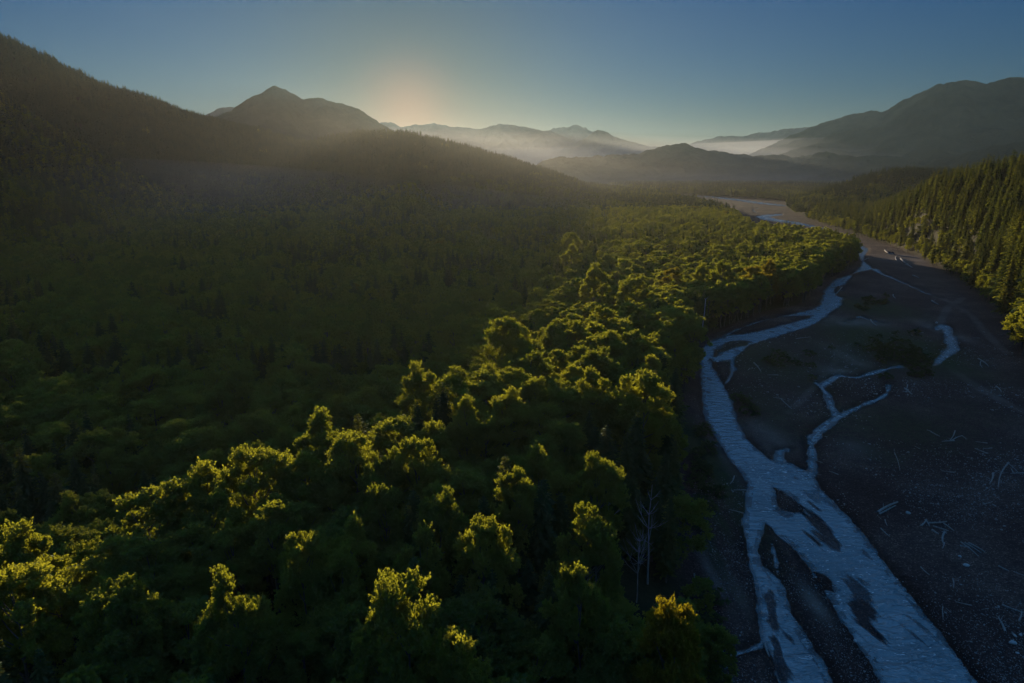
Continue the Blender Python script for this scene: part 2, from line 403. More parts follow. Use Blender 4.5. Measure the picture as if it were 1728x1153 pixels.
_ft = np.array([(1331,346),(1345,362),(1400,384),(1450,399),(1500,416),(1545,435),(1600,467),(1650,504),(1690,549),(1728,609),(1790,700),(1900,850)], float)
_fx, _fy = at(_ft[:, 0], _ft[:, 1])
def foot(az):
    return np.minimum(np.interp(az, np.arctan2(_fx, _fy), np.hypot(_fx, _fy)), 1150)
def base_xyz(az, r):
    x, y = r * np.sin(az), r * np.cos(az)
    return x, y

def terrain(x, y, with_river=True):
    r, az = np.hypot(x, y), np.arctan2(x, y)
    P = np.stack([x, y], 1)
    gs = signed(P, W_GRAVEL)                 # + inside gravel bed
    bank = smooth(-gs / 14.0)
    h = 0.75 + 0.9 * fbm(x / 14, y / 22, 4) + 0.9 * fbm(x / 45, y / 70, 3)
    forest = 2.6 + 3.0 * fbm(x / 90, y / 90, 4)
    # a long low rise carries the sunlit row of trees
    rise = edge_dist(P, np.array([(-86, 60), (-50, 100), (-14, 150), (8, 205)], float), False)
    left_of = np.interp(y, [60, 100, 150, 225, 330, 480, 700, 1000], [-84, -48, -14, 15, 32, 75, 120, 150]) - x
    forest = forest + 9.5 * np.exp(-(rise / 42.0) ** 2) * smooth((20 - left_of) / 32)
    forest = forest - 4.0 * smooth((y - 230) / 120) * smooth((1100 - y) / 300) * smooth((200 - x) / 80)
    forest = forest - 4.5 * smooth((left_of + 4) / 36) * smooth((1500 - y) / 800)
    h = h * (1 - bank) + forest * bank
    hills = np.full(len(x), -5.0)
    hills = np.maximum(hills, ridge_h(az, r, R_LEFT, 1700, 2500, 1.5, 0.10, 1.0))
    hills = np.maximum(hills, ridge_h(az, r, R_MID, 1100, 1200, 1.2, 0.09, 4.0))
    fade = smooth(-gs / 25.0)
    near = ridge_h(az, r, R_NEAR, foot, 900, 0.9, 0.10, 7.0, nsc=120)
    spur = ridge_h(az, r, R_SPUR, spur_foot, 900, 0.95, 0.10, 9.0, nsc=150)
    right = np.maximum(near, spur)
    hills = np.maximum(hills, right * fade - (1 - fade) * 5)
    k = 6.0                                    # soft maximum
    d = np.clip(0.5 + 0.5 * (hills - h) / k, 0, 1)
    h2 = h * (1 - d) + hills * d + k * d * (1 - d) * 0.5
    h = np.where(bank > 0.02, h2, h)
    sd = None
    if with_river:
        sd = np.full(len(x), -50.0)
        m = (gs > -3) & (r < 5000)
        if m.any(): sd[m] = water_sd(P[m])
        wob = (1.5 * fbm(x / 5.0, y / 5.0, 5) + 0.8 * fbm(x / 1.3, y / 1.3, 3)) * np.clip(r / 150, 1, 3)
        s2 = sd + wob
        bankh = 0.04 + 0.16 * np.clip(-s2, 0, 1.2) + 0.05 * np.clip(-s2 - 1.2, 0, 6)
        bed = -0.08 - 0.25 * np.clip(s2, 0, 2.5)
        riv = np.where(s2 > 0, bed, np.minimum(bankh + np.clip(-s2, 0, 6) / 6 * 0.2 + np.maximum(h, 0.0) * smooth(-s2 / 5), np.maximum(h, .05)))
        h = np.where(sd > -6, np.where(s2 > 0, bed, riv), h)
    return h, gs, sd, hills

# ------------------------------------------------------------------ ground sheet (one mesh, reaches the far valley)
NA = 1150
azs = np.linspace(R(-52), R(52), NA)
th = np.concatenate([np.linspace(R(80), R(43), 60, endpoint=False), np.linspace(R(43), R(1.6), 800, endpoint=False)])
rr = np.concatenate([CAM_Z / np.tan(th), np.geomspace(CAM_Z / math.tan(R(1.6)), 15500, 150)])
AZ, RR = np.meshgrid(azs, rr)
gx, gy = (RR * np.sin(AZ)).ravel(), (RR * np.cos(AZ)).ravel()
gh, ggs, gsd, ghill = terrain(gx, gy)
nr = len(rr)
ii, jj = np.meshgrid(np.arange(nr - 1), np.arange(NA - 1), indexing='ij')
q = (ii * NA + jj).ravel()
quads = np.stack([q, q + 1, q + 1 + NA, q + NA], 1)
M_GROUND = ground_material()
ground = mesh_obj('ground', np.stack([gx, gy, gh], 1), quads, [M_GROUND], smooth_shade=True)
tag(ground, kind='structure')
def set_attr(o, name, v):
    a = o.data.attributes.new(name, 'FLOAT', 'POINT'); a.data.foreach_set('value', np.asarray(v, np.float32))
GPX, GPY, _ = project(gx, gy, np.zeros_like(gx))
veg = np.zeros(len(gx))
VEG = [(1500,585,85,45,1.0),(1470,520,60,20,.8),(1300,610,90,50,.6),(1290,690,60,60,.45),(1420,600,120,45,.45),(1560,600,40,40,.9),(1500,720,140,50,.45),(1600,740,90,40,.3),(1640,700,90,40,.25),(1490,770,60,30,.35),(1180,760,30,110,.9),(1195,850,18,60,.7),(1185,900,16,90,.6),(1200,1100,20,60,.9)]
for vx, vy, a, b, s in VEG:
    wx, wy = at(vx, vy)
    d = np.hypot(wx, wy) ; sx = a * d / F; sy = abs(at(vx, vy - b)[1] - at(vx, vy + b)[1]) / 2
    veg = np.maximum(veg, s * np.exp(-(((gx - wx) / sx) ** 2 + ((gy - wy) / sy) ** 2)))
set_attr(ground, 'vegetation', veg)
SAND = [(1440,548,40,9,.9),(1425,604,16,18,.8),(1410,628,26,8,.7),(1590,560,14,18,.6),(1340,520,0.1,.1,0),(1365,925,14,34,.5),(1375,1020,14,30,.9),(1215,770,14,60,.35),(1195,960,10,60,.7),(1300,740,30,26,.4),(1240,1000,14,50,.3),(1440,760,30,14,.35),(1560,440,60,10,.5)]
sand = np.zeros(len(gx))
for vx, vy, a, b, s_ in SAND:
    if s_ <= 0: continue
    wx, wy = at(vx, vy); d = np.hypot(wx, wy); sx = a * d / F; sy = abs(at(vx, vy - b)[1] - at(vx, vy + b)[1]) / 2
    sand = np.maximum(sand, s_ * np.exp(-(((gx - wx) / sx) ** 2 + ((gy - wy) / sy) ** 2)))
TRACKS = [[(1527,479,3),(1560,494,4),(1600,510,5),(1640,535,5),(1660,560,6),(1700,600,6)],[(1600,620,6),(1630,645,9),(1665,668,9),(1728,700,10)],[(1580,557,6),(1600,520,6),(1625,505,6)],[(1385,530,4),(1440,545,5),(1480,560,5),(1500,575,5)],[(1330,700,4),(1380,650,4),(1420,600,5),(1440,575,4)],[(1236,700,5),(1262,735,6),(1300,762,6)]]
P_ = np.stack([gx, gy], 1); near_bed = (ggs > -2) & (np.hypot(gx, gy) < 1200)
for tr in TRACKS:
    a_ = np.array(tr, float); tx, ty = at(a_[:, 0], a_[:, 1]); wd = a_[:, 2] * np.hypot(np.hypot(tx, ty), CAM_Z) / F * .5
    dd = np.full(len(gx), 99.); dd[near_bed] = edge_dist(P_[near_bed], np.stack([tx, ty], 1), False, wd)
    sand = np.maximum(sand, .3 * smooth(1 - (dd + 1.2 * fbm(gx / 4, gy / 4, 3)) / 1.6))
set_attr(ground, 'sand', sand * (0.6 + 1.4 * (fbm(gx / 5, gy / 5, 4) + .3)))
set_attr(ground, 'forest_floor', smooth((-ggs - 1) / 7 + 0.8 * fbm(gx / 6, gy / 6, 3)))
set_attr(ground, 'wet_far_dark', np.maximum(smooth(1 + gsd / 3.0) * (gsd < 1), 1.3 * smooth((np.hypot(gx, gy) - 800) / 300)))  # river margin, plus the whole bed turning darker far from the camera

# ------------------------------------------------------------------ river water
wmask = gsd > -4.0
keep = wmask[quads].any(1)
wq = quads[keep]
used, inv = np.unique(wq.ravel(), return_inverse=True)
wco = np.stack([gx[used], gy[used], np.zeros(len(used))], 1)
river = mesh_obj('river', wco, inv.reshape(-1, 4), [water_material()], smooth_shade=True)
tag(river, kind='structure')
depth = np.ones(len(used)); s = gsd[used]
depth = 0.45 + 0.53 * smooth((s + 0.3) / 1.6)
px, py = GPX[used], GPY[used]
for sx, sy, rx, ry, st, tilt in SHALLOW:
    if st <= 0: continue
    c, sn = math.cos(R(tilt)), math.sin(R(tilt))
    u = (px - sx) * c + (py - sy) * sn; v = -(px - sx) * sn + (py - sy) * c
    g = np.exp(-((u / rx) ** 2 + (v / ry) ** 2)) + 1.7 * fbm(wco[:, 0] / 1.6 + wco[:, 1] / 9, wco[:, 1] / 8.0, 5)
    depth = np.minimum(depth, 1 - st * 0.95 * smooth((g - 0.30) / 0.35))
depth = np.where((s < 1.5) & (fbm(wco[:, 0] / 2.0, wco[:, 1] / 2.0, 4) > .05), depth * .6, depth)
set_attr(river, 'depth', depth)
rf = np.zeros(len(used))
for sx, sy, rx, ry in RIFFLES: rf = np.maximum(rf, np.exp(-(((px - sx) / rx) ** 2 + ((py - sy) / ry) ** 2)))
rf = np.clip(rf * 0.7 + 0.25 + 1.2 * fbm(wco[:, 0] / 9, wco[:, 1] / 9, 3), 0, 1)
set_attr(river, 'riffle', rf)

# ------------------------------------------------------------------ far mountains, each its own mesh
def mountain(name, pts, wf, wb, mat, label, power=1.2, rough=0.1, seed=0.0, tree=8.0, step=0.06, nsc=700., fade=0.03, zmin=-20):
    cr = crest(pts, tree)
    A, D, Z = cr
    az = np.arange(A[0] - fade, A[-1] + fade, R(step))
    t = np.concatenate([np.linspace(-1, 0, 110), np.linspace(0, 1, 26)[1:]])
    Dc = np.interp(az, A, D)
    RRm = Dc[None, :] + np.where(t < 0, t * wf, t * wb)[:, None]
    AA = np.repeat(az[None, :], len(t), 0)
    h = ridge_h(AA.ravel(), RRm.ravel(), cr, wf, wb, power, rough, seed, fade, nsc)
    h = np.maximum(h, zmin)
    x, y = (RRm * np.sin(AA)).ravel(), (RRm * np.cos(AA)).ravel()
    h = h + (fbm(x / 28, y / 28, 3)) * tree * 1.8 + (fbm(x / 130, y / 130, 3)) * tree * 5.0 + (fbm(x / 55, y / 55, 2)) * tree * 1.8 + fbm(x / 420, y / 420, 3) * tree * 4.0
    n, m = len(t), len(az)
    i, j = np.meshgrid(np.arange(n - 1), np.arange(m - 1), indexing='ij'); q = (i * m + j).ravel()
    o = mesh_obj(name, np.stack([x, y, h], 1), np.stack([q, q + 1, q + 1 + m, q + m], 1), [mat], smooth_shade=True)
    tag(o, label, kind='structure')
    return cr
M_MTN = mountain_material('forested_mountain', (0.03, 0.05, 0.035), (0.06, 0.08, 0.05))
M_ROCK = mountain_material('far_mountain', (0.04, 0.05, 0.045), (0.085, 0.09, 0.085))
C_LOW = mountain('hill', [(880,300,3900),(915,269,3950),(950,266,4000),(990,264,4100),(1040,264,4200),(1075,257,4300),(1110,244,4400),(1150,237,4500),(1190,246,4500),(1230,255,4500),(1290,260,4500),(1340,259,4500),(1400,255,4400),(1460,258,4300),(1520,264,4200),(1580,274,4200),(1650,285,4100)], 900, 1500, M_MTN, 'low wooded hill with a rounded top across the valley end', 1.1, 0.12, 2.0)
mountain('mountain', [(1500,285,3300),(1560,275,3400),(1600,262,3500),(1650,252,3500),(1700,243,3500),(1760,230,3500),(1900,200,3500)], 900, 1500, M_MTN, 'wooded lower shoulder behind the conifer hillside', 1.1, 0.1, 6.0)
mountain('mountain', [(1260,262,6600),(1320,236,6700),(1370,212,6700),(1400,203,6700),(1440,193,6700),(1470,188,6700),(1492,188,6600),(1515,174,6500),(1545,158,6400),(1575,146,6300),(1600,136,6200),(1630,131,6200),(1645,135,6200),(1665,140,6200),(1685,131,6200),(1705,126,6200),(1728,126,6200),(1800,118,6200),(1950,150,6200)], 2600, 2000, M_MTN, 'big wooded mountain with twin tops above the right bank', 1.15, 0.26, 3.0)
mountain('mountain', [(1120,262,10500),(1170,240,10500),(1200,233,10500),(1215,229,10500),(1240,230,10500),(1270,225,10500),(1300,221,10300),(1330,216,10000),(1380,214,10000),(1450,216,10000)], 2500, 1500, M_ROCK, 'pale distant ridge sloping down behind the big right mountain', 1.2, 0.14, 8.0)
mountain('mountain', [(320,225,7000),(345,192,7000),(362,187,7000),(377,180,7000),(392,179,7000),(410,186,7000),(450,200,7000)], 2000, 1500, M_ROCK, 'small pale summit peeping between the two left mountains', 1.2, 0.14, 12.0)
mountain('mountain', [(300,260,4300),(345,196,4300),(380,186,4300),(405,174,4300),(425,161,4300),(445,151,4300),(465,147,4300),(482,151,4300),(500,162,4300),(513,168.5,4300),(535,167,4300),(560,170,4300),(580,174,4300),(600,182,4250),(620,190,4200),(640,202,4200),(665,215,4200),(700,232,4200),(740,250,4200)], 1700, 1700, M_MTN, 'pointed wooded mountain left of the rising sun', 1.15, 0.22, 14.0)
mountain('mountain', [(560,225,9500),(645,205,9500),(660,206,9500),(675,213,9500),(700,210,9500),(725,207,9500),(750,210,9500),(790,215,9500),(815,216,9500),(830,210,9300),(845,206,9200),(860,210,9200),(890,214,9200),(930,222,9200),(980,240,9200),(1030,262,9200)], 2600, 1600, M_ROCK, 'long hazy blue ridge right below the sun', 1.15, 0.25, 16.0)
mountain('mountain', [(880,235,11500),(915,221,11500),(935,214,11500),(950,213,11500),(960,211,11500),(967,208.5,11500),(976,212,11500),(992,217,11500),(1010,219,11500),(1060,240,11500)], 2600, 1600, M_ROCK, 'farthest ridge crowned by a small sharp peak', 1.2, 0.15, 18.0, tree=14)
mountain('mountain', [(930,262,8000),(970,240,8000),(990,228,8000),(1008,219,8000),(1022,222,8000),(1050,234,8000),(1075,241,8000),(1100,245,8000),(1130,247,8000),(1180,262,8000)], 2500, 1600, M_MTN, 'hazy pyramid shaped mountain at the valley end', 1.2, 0.24, 20.0)

# ------------------------------------------------------------------ tree shapes
def quad_leaves(c, d, n, ln, wd):
    """c centre, d long direction, n rough normal; rhombic leaves"""
    d = d / np.linalg.norm(d, axis=1, keepdims=True)
    s = np.cross(d, n); s /= (np.linalg.norm(s, axis=1, keepdims=True) + 1e-9)
    ln, wd = np.asarray(ln).reshape(-1, 1), np.asarray(wd).reshape(-1, 1)
    v = np.stack([c - d * ln * .5, c + s * wd * .5 + d * ln * .05, c + d * ln * .5, c - s * wd * .5 + d * ln * .05], 1)
    f = np.arange(len(c) * 4).reshape(-1, 4)
    return v.reshape(-1, 3), f

def tube(path, rad, seg=6):
    path = np.asarray(path, float); k = len(path); vs_, fs = [], []
    for i in range(k):
        t = path[min(i + 1, k - 1)] - path[max(i - 1, 0)]; t /= np.linalg.norm(t) + 1e-9
        a = np.cross(t, [0.3, 0.9, 0.2]); a /= np.linalg.norm(a) + 1e-9; b = np.cross(t, a)
        for j in range(seg):
            w = 2 * math.pi * j / seg
            vs_.append(path[i] + rad[i] * (math.cos(w) * a + math.sin(w) * b))
    for i in range(k - 1):
        for j in range(seg):
            fs.append((i * seg + j, i * seg + (j + 1) % seg, (i + 1) * seg + (j + 1) % seg, (i + 1) * seg + j))
    n = len(vs_); vs_.append(path[-1] + (path[-1] - path[-2]) * 0.05)
    tri = [((k - 1) * seg + j, (k - 1) * seg + (j + 1) % seg, n) for j in range(seg)]
    return np.array(vs_), np.array(fs), np.array(tri)

def join(parts):
    co, q, t, o = [], [], [], 0
    for v, f, tr in parts:
        co.append(v); 
        if len(f): q.append(f + o)
        if len(tr): t.append(tr + o)
        o += len(v)
    bl = []
    if q: bl.append(np.concatenate(q))
    if t: bl.append(np.concatenate(t))
    return np.concatenate(co), bl

def broadleaf(seed, lobes, twigs, per, leaf, H=20.0, Rc=4.6):
    """crown and trunk arrays; tree H tall, crown of separate boughs"""
    g = np.random.default_rng(seed)
    zc, hz = H * 0.62, H * 0.36
    L = []
    ntop = max(3, lobes // 8)
    while len(L) < lobes:
        u = g.normal(size=3); u /= np.linalg.norm(u)
        if u[2] < -0.75 or (u[2] < 0 and g.random() < 0.45): continue
        rad = g.uniform(0.72, 1.0) if len(L) > ntop else 1.0
        prof = 1.0 - 0.28 * max(u[2], 0)
        c = np.array([u[0] * Rc * prof * rad, u[1] * Rc * prof * rad, zc + u[2] * hz * rad])
        c += g.normal(size=3) * [0.5, 0.5, 0.7]
        L.append(c)
    L = np.array(L)
    C, D, Nn = [], [], []
    axis = np.array([0, 0, zc - hz * 0.5])
    for c in L:
        out = c - axis; out /= np.linalg.norm(out)
        br = g.uniform(1.0, 2.0) * Rc / 4.6
        v = g.normal(size=(twigs, 3)); v /= np.linalg.norm(v, axis=1, keepdims=True)
        v = v + out * 0.75 + np.array([0, 0, 0.45]); v /= np.linalg.norm(v, axis=1, keepdims=True)
        t = g.uniform(0.25, 1.0, size=(twigs, per, 1)) ** 0.7
        ln = br * g.uniform(0.7, 1.25, size=(twigs, 1, 1))
        p = c + v[:, None, :] * t * ln + g.normal(size=(twigs, per, 3)) * 0.13 * (1.3 - t) * br
        d = v[:, None, :] * 0.7 + g.normal(size=(twigs, per, 3)) * 0.55 + np.array([0, 0, -0.1])
        C.append(p.reshape(-1, 3)); D.append(d.reshape(-1, 3)); Nn.append(g.normal(size=(twigs * per, 3)) + [0, 0, 0.9])
    C, D, Nn = np.concatenate(C), np.concatenate(D), np.concatenate(Nn)
    s = leaf * g.uniform(0.7, 1.35, len(C))
    cv, cf = quad_leaves(C, D, Nn, s * 1.25, s * 0.8)
    parts = []
    k = 7
    zt = np.linspace(0, H * 0.86, k)
    px_ = np.cumsum(g.normal(size=(k, 2)) * 0.22, 0); px_[0] = 0
    path = np.column_stack([px_, zt]); parts.append(tube(path, np.linspace(0.26, 0.05, k) * H / 20))
    for c in L[:: max(1, len(L) // 14)]:
        z0 = max(H * 0.25, c[2] - g.uniform(2, 5)); i = min(k - 1, int(z0 / (H * 0.86) * (k - 1)))
        s0 = np.array([path[i][0], path[i][1], z0]); m_ = (s0 + c) / 2 + [0, 0, -0.3]
        parts.append(tube([s0, m_, c], [0.11, 0.07, 0.03], 5))
    tv, tb = join(parts)
    return (cv, cf), (tv, tb)

def conifer(seed, levels, per, sprays, H=30.0, Rc=4.2, low=0.14, w=0.55):
    g = np.random.default_rng(seed)
    C, D, Nn, S, W = [], [], [], [], []
    for i in range(levels):
        t = (i + g.uniform(-.3, .3)) / levels
        z = H * (low + (1 - low) * t)
        Lb = Rc * (1 - t) ** 0.75 * g.uniform(0.75, 1.15) + 0.25
        if t < 0.12: Lb *= 0.7
        a0 = g.uniform(0, 6.28)
        for b in range(per):
            a = a0 + 2 * math.pi * b / per + g.normal() * 0.22
            L = Lb * g.uniform(0.6, 1.2)
            u = np.array([math.cos(a), math.sin(a), 0]); side = np.array([-u[1], u[0], 0])
            for k in range(sprays):
                f = (k + 0.6) / sprays
                droop = 0.30 * L * (0.35 - f) * (1 if t < .85 else -0.8) + 0.15 * L * max(0, f - .7)
                c = u * L * f + np.array([0, 0, z + droop]) + g.normal(size=3) * 0.10 * Lb / Rc * 2
                sg = 1 if k % 2 else -1
                d = u * 0.8 + side * sg * g.uniform(.2, .9) + np.array([0, 0, -0.35 + g.normal() * .15])
                C.append(c); D.append(d); Nn.append(np.array([0, 0, 1.0]) + g.normal(size=3) * .35)
                q = L / sprays * 2.6 * (1.15 - 0.4 * f) + 0.25
                S.append(q); W.append(q * w)
    cv, cf = quad_leaves(np.array(C), np.array(D), np.array(Nn), np.array(S), np.array(W))
    # leader
    lead = tube([(0, 0, H * .9), (0, 0, H * 1.02)], [0.09, 0.015], 4)
    tv, tb = join([tube([(0, 0, 0), (0.1, 0, H * .4), (0, 0.1, H * .8), (0, 0, H * 1.0)], [H * .012, H * .009, H * .004, .02], 6)])
    return (cv, cf), (tv, tb)

def merged(name, parts, mats):
    """one mesh of crown (mat 0) + trunk (mat 1), used only inside the stuff forests"""
    (cv, cf), (tv, tb) = parts
    co = np.concatenate([cv, tv]); n = len(cv)
    bl = [cf]; fm = [np.zeros(len(cf))]
    for b in tb: bl.append(b + n); fm.append(np.ones(len(b)))
    # merge same-k blocks is not needed: mesh_obj keeps order
    return mesh_obj(name, co, bl, mats, link=False, fmat=np.concatenate(fm))

def patch(name, gens, n, size, mats, seed):
    g = np.random.default_rng(seed)
    co, bl, o = [], [], 0
    for k in range(n):
        (cv, cf), _ = gens[k % len(gens)]
        a = g.uniform(0, 6.28); s = g.uniform(0.7, 1.15); c, sn = math.cos(a), math.sin(a)
        Rm = np.array([[c, -sn, 0], [sn, c, 0], [0, 0, 1]]) * s
        cell = [(i, j) for i in range(3) for j in range(3)][k % 9]
        p = np.array([(cell[0] - 1 + g.uniform(-.4, .4)) * size / 3, (cell[1] - 1 + g.uniform(-.4, .4)) * size / 3, -1.0])
        co.append(cv @ Rm.T + p); bl.append(cf + o); o += len(cv)
    return mesh_obj(name, np.concatenate(co), np.concatenate(bl), mats, link=False)

# ------------------------------------------------------------------ where trees stand
def jitter(x0, x1, y0, y1, s, j=0.42, seed=0):
    g = np.random.default_rng(seed)
    xs, ys = np.meshgrid(np.arange(x0, x1, s), np.arange(y0, y1, s))
    xs = xs + (np.arange(xs.shape[0]) % 2)[:, None] * s / 2
    x = xs.ravel() + g.uniform(-j, j, xs.size) * s; y = ys.ravel() + g.uniform(-j, j, xs.size) * s
    return x, y

def in_view(x, y, z, mx=90, my=90):
    a, b, d = project(x, y, z)
    return (d > 5) & (a > -mx) & (a < 1728 + mx) & (b > -my) & (b < 1153 + my)

_hor = np.maximum.accumulate(((gh - CAM_Z) / np.hypot(gx, gy)).reshape(nr, NA), 0)
def hidden_by_crest(x, y, top=30.0):
    """no part of a tree of that height can be seen over the ground before it (nor throw light or shade on what is seen)"""
    r, az = np.hypot(x, y), np.arctan2(x, y)
    i = np.clip(np.searchsorted(rr, r - 45) - 1, 0, nr - 1)
    j = np.clip(((az - azs[0]) / (azs[1] - azs[0])).round().astype(int), 0, NA - 1)
    z = terrain(x, y, False)[0] + top + 10
    return (z - CAM_Z) / r < _hor[i, j]

specials = [  # crown centre px, py, radius px, label
 (262,915,62,0,'broad sunlit tree crown at the left end of the lit row'),
 (352,888,46,0,'sunlit tree between the broad left end crown and the next row crown'),
 (440,856,52,0,'flat topped sunlit tree above the dark hollow at left'),
 (520,852,42,0,'rounded sunlit tree next to the flat topped one'),
 (548,792,46,0,'dull brownish green tree on the skyline of the lit row'),
 (596,838,42,0,'tall sunlit tree in front of the brownish skyline crown'),
 (665,776,56,0,'wide sunlit dome crown in the middle of the lit row'),
 (710,692,34,0,'olive tree standing back from the lit row above the wide dome'),
 (765,700,36,0,'bright tree just right of the olive one set back'),
 (810,690,44,0,'leafy lit crown left of the big round one'),
 (897,664,56,0,'biggest round lit crown with dense small leaves'),
 (852,600,46,0,'golden lit tree high on the forest skyline'),
 (882,580,26,0,'smaller golden crown touching the golden skyline tree'),
 (858,742,42,0,'greyish lit crown below the big round one'),
 (905,712,30,0,'low domed crown under the big round one'),
 (1004,648,40,0,'sunlit crown on top of the tall leaning pair'),
 (1000,700,34,0,'lower crown of the tall lit pair'),
 (1086,712,40,0,'isolated golden tree nearest the river, standing alone'),
 (955,768,20,0,'small bright tip standing over dark crowns beside the tall pair'),
 (905,825,28,0,'bright pointed crown above dark trees in the centre'),
 (1010,842,20,0,'small lime green top alone in dark wood toward the river'),
 (872,885,40,0,'wide lit crown in the middle of the dark grove'),
 (785,760,30,0,'lit crown in the dip between two larger lit domes'),
 (702,845,34,0,'sunlit bushy crown in the grove centre'),
 (650,905,34,0,'lit crown in the centre with a shaded skirt'),
 (628,868,28,0,'small lit crown behind the shaded skirt tree'),
 (742,912,28,0,'lit crown with a notched top in the grove centre'),
 (462,945,48,0,'large lit crown in front of the tree row at left'),
 (600,962,26,0,'narrow golden top among dark trees'),
 (520,1002,28,0,'golden clump low in the left half of the grove'),
 (580,1004,24,0,'ragged golden top beside the low golden clump'),
 (45,1010,46,0,'lit crown cut by the left edge, upper of two'),
 (44,1090,50,0,'golden crown cut by the left edge, lower of two'),
 (238,1090,46,0,'spreading lit crown at the bottom left'),
 (398,1112,42,0,'lit crown at the bottom edge left of centre'),
 (680,1128,30,0,'lit pointed crown at the bottom edge of the middle'),
 (765,1145,22,0,'small lit tip cut by the bottom edge'),
 (1130,1092,26,1,'yellow leaved tree at the bottom beside the gravel'),
 (990,945,18,0,'small lit tip halfway to the gravel in dark trees'),
 (968,1036,18,0,'lone lit tip in the darkest wood at the bottom'),
 (712,988,20,0,'lit tip right of the narrow golden tops'),
 (818,972,24,0,'small golden crown in the lower middle of the grove'),
 (1022,546,26,0,'round golden tree standing free on the shaded wood edge'),
 (1003,487,34,0,'wide lit crown on the far part of the wood'),
 (1072,494,28,0,'irregular bright tree with drooping boughs'),
 (940,572,24,0,'low yellow green crown at the foot of the conifers'),
 (966,435,17,0,'small round lit crown, lower of the far pair'),
 (963,412,14,0,'small round lit crown, upper of the far pair'),
 (1135,466,20,1,'orange tinged tree on the far wood edge'),
 (1183,471,13,0,'small lit crown right above the bare snag'),
 (1220,466,16,0,'grey green lit crown right of the one above the snag'),
 (1267,462,18,1,'golden yellow tree of the far pair near the river bend'),
 (1299,457,13,1,'smaller golden tree of the far pair near the river bend'),
 (1742,516,32,0,'golden green tree cut by the right edge below the conifers'),
]
SHORT = ['broad left end crown', 'second crown of the lit row', 'flat topped lit crown', 'rounded lit crown beside it', 'brownish skyline crown', 'tall lit crown before the skyline one', 'wide dome crown', 'olive set back crown', 'bright crown beside the olive one', 'leafy crown left of the big round one', 'biggest round crown', 'golden skyline crown', 'smaller golden skyline crown', 'greyish lit crown', 'low domed crown', 'upper crown of the leaning pair', 'lower crown of the leaning pair', 'isolated golden riverside crown', 'small bright tip beside the pair', 'bright pointed centre crown', 'lone lime green top', 'wide mid grove crown', 'crown in the dip', 'bushy grove centre crown', 'crown with the shaded skirt', 'small crown behind the skirted one', 'notched grove crown', 'large crown before the left row', 'narrow golden top', 'low golden clump', 'ragged golden top', 'upper crown at the left edge', 'lower crown at the left edge', 'spreading bottom left crown', 'bottom edge crown left of centre', 'pointed bottom edge crown', 'small tip at the bottom edge', 'yellow bottom crown by the gravel', 'small tip halfway to the gravel', 'lone tip in the darkest wood', 'tip right of the golden tops', 'small golden lower grove crown', 'free standing round golden crown', 'wide far wood crown', 'irregular drooping bright crown', 'low yellow green crown', 'lower crown of the small far pair', 'upper crown of the small far pair', 'orange tinged crown', 'crown above the bare snag', 'grey green crown by the snag', 'golden yellow far edge crown', 'smallest golden far edge crown', 'golden green crown at the right edge']
assert len(SHORT) == len(specials)
SP = []
for px_, py_, rad, gold, lab in specials:
    zt = 25.0
    x, y = at(px_, py_, zt - 2)
    d = math.sqrt(x * x + y * y + (CAM_Z - zt) ** 2)
    SP.append([float(x), float(y), rad * d / F, gold, lab])
SPA = np.array([[a[0], a[1], a[2]] for a in SP])

SNAGS = [(1184,572,21.0,0.26,'tall bare pale snag with a hooked top standing by the river bend', 0),
         (1092,1000,21.0,0.20,'bleached forked dead tree above the dark lower wood', 1),
         (1073,1035,15.0,0.13,'small dead tree with a fan of bare pale branches', 2),
         (1024,985,19.0,0.13,'thin bare trunk left of the forked dead tree', 1)]
SNP = np.array([at(a[0], a[1], 2.0) for a in SNAGS])
# zone 1: single trees out to 1150 m
x, y = jitter(-1000, 1000, 55, 1150, 6.1, seed=1)
h, gs, _, hill = terrain(x, y, False)
r = np.hypot(x, y)
ok = (gs < -1.5) & in_view(x, y, h + 10, 120, 160) & ~hidden_by_crest(x, y)
ok &= (r < 560) | (x > 200) | (np.random.default_rng(5).random(len(x)) < 0.62)
x, y, h, gs, hill, r = x[ok], y[ok], h[ok], gs[ok], hill[ok], r[ok]
dsp = np.sqrt(((x[:, None] - SPA[None, :, 0]) ** 2 + (y[:, None] - SPA[None, :, 1]) ** 2)); 
ok = (dsp / np.maximum(3.0, SPA[None, :, 2] * 0.95)).min(1) > 1
for sx_, sy_ in SNP:      # the gaps in the wood where the dead trees stand
    for f in (0, 5, 10, 15):
        ok &= np.hypot(x - sx_ * (1 - f / math.hypot(sx_, sy_)), y - sy_ * (1 - f / math.hypot(sx_, sy_))) > 4.2
x, y, h, gs, hill, r = x[ok], y[ok], h[ok], gs[ok], hill[ok], r[ok]
g = np.random.default_rng(21)
_fr, _fa = np.hypot(_fx, _fy), np.arctan2(_fx, _fy)
_fo = np.argsort(_fr)
right_hill = (gs < -1) & (np.arctan2(x, y) > np.interp(r, _fr[_fo], _fa[_fo]) - R(1.2))
patchn = fbm(x / 45, y / 45, 3)
is_con = np.where(right_hill, g.random(len(x)) < np.where(-gs < 14, 0.35, 0.97), (patchn > np.where(y > 240, 0.02, 0.10)) & (g.random(len(x)) < 0.65))
is_con |= (x < -250) & (hill > 12) & (g.random(len(x)) < 0.6)
size = np.where(is_con, np.where(right_hill, g.uniform(0.62, 1.0, len(x)) * (1 + 0.42 * smooth((640 - r) / 220)), g.uniform(0.55, 0.85, len(x))), g.uniform(0.62, 1.06, len(x)))
size = np.where(right_hill & ~is_con, g.uniform(0.42, 0.75, len(x)), size)
size = np.where(~right_hill & ~is_con & (-gs < 8) & (y < 240), size * 0.72, size)
tipwood = ~right_hill & (x > 150) & (y > 560)
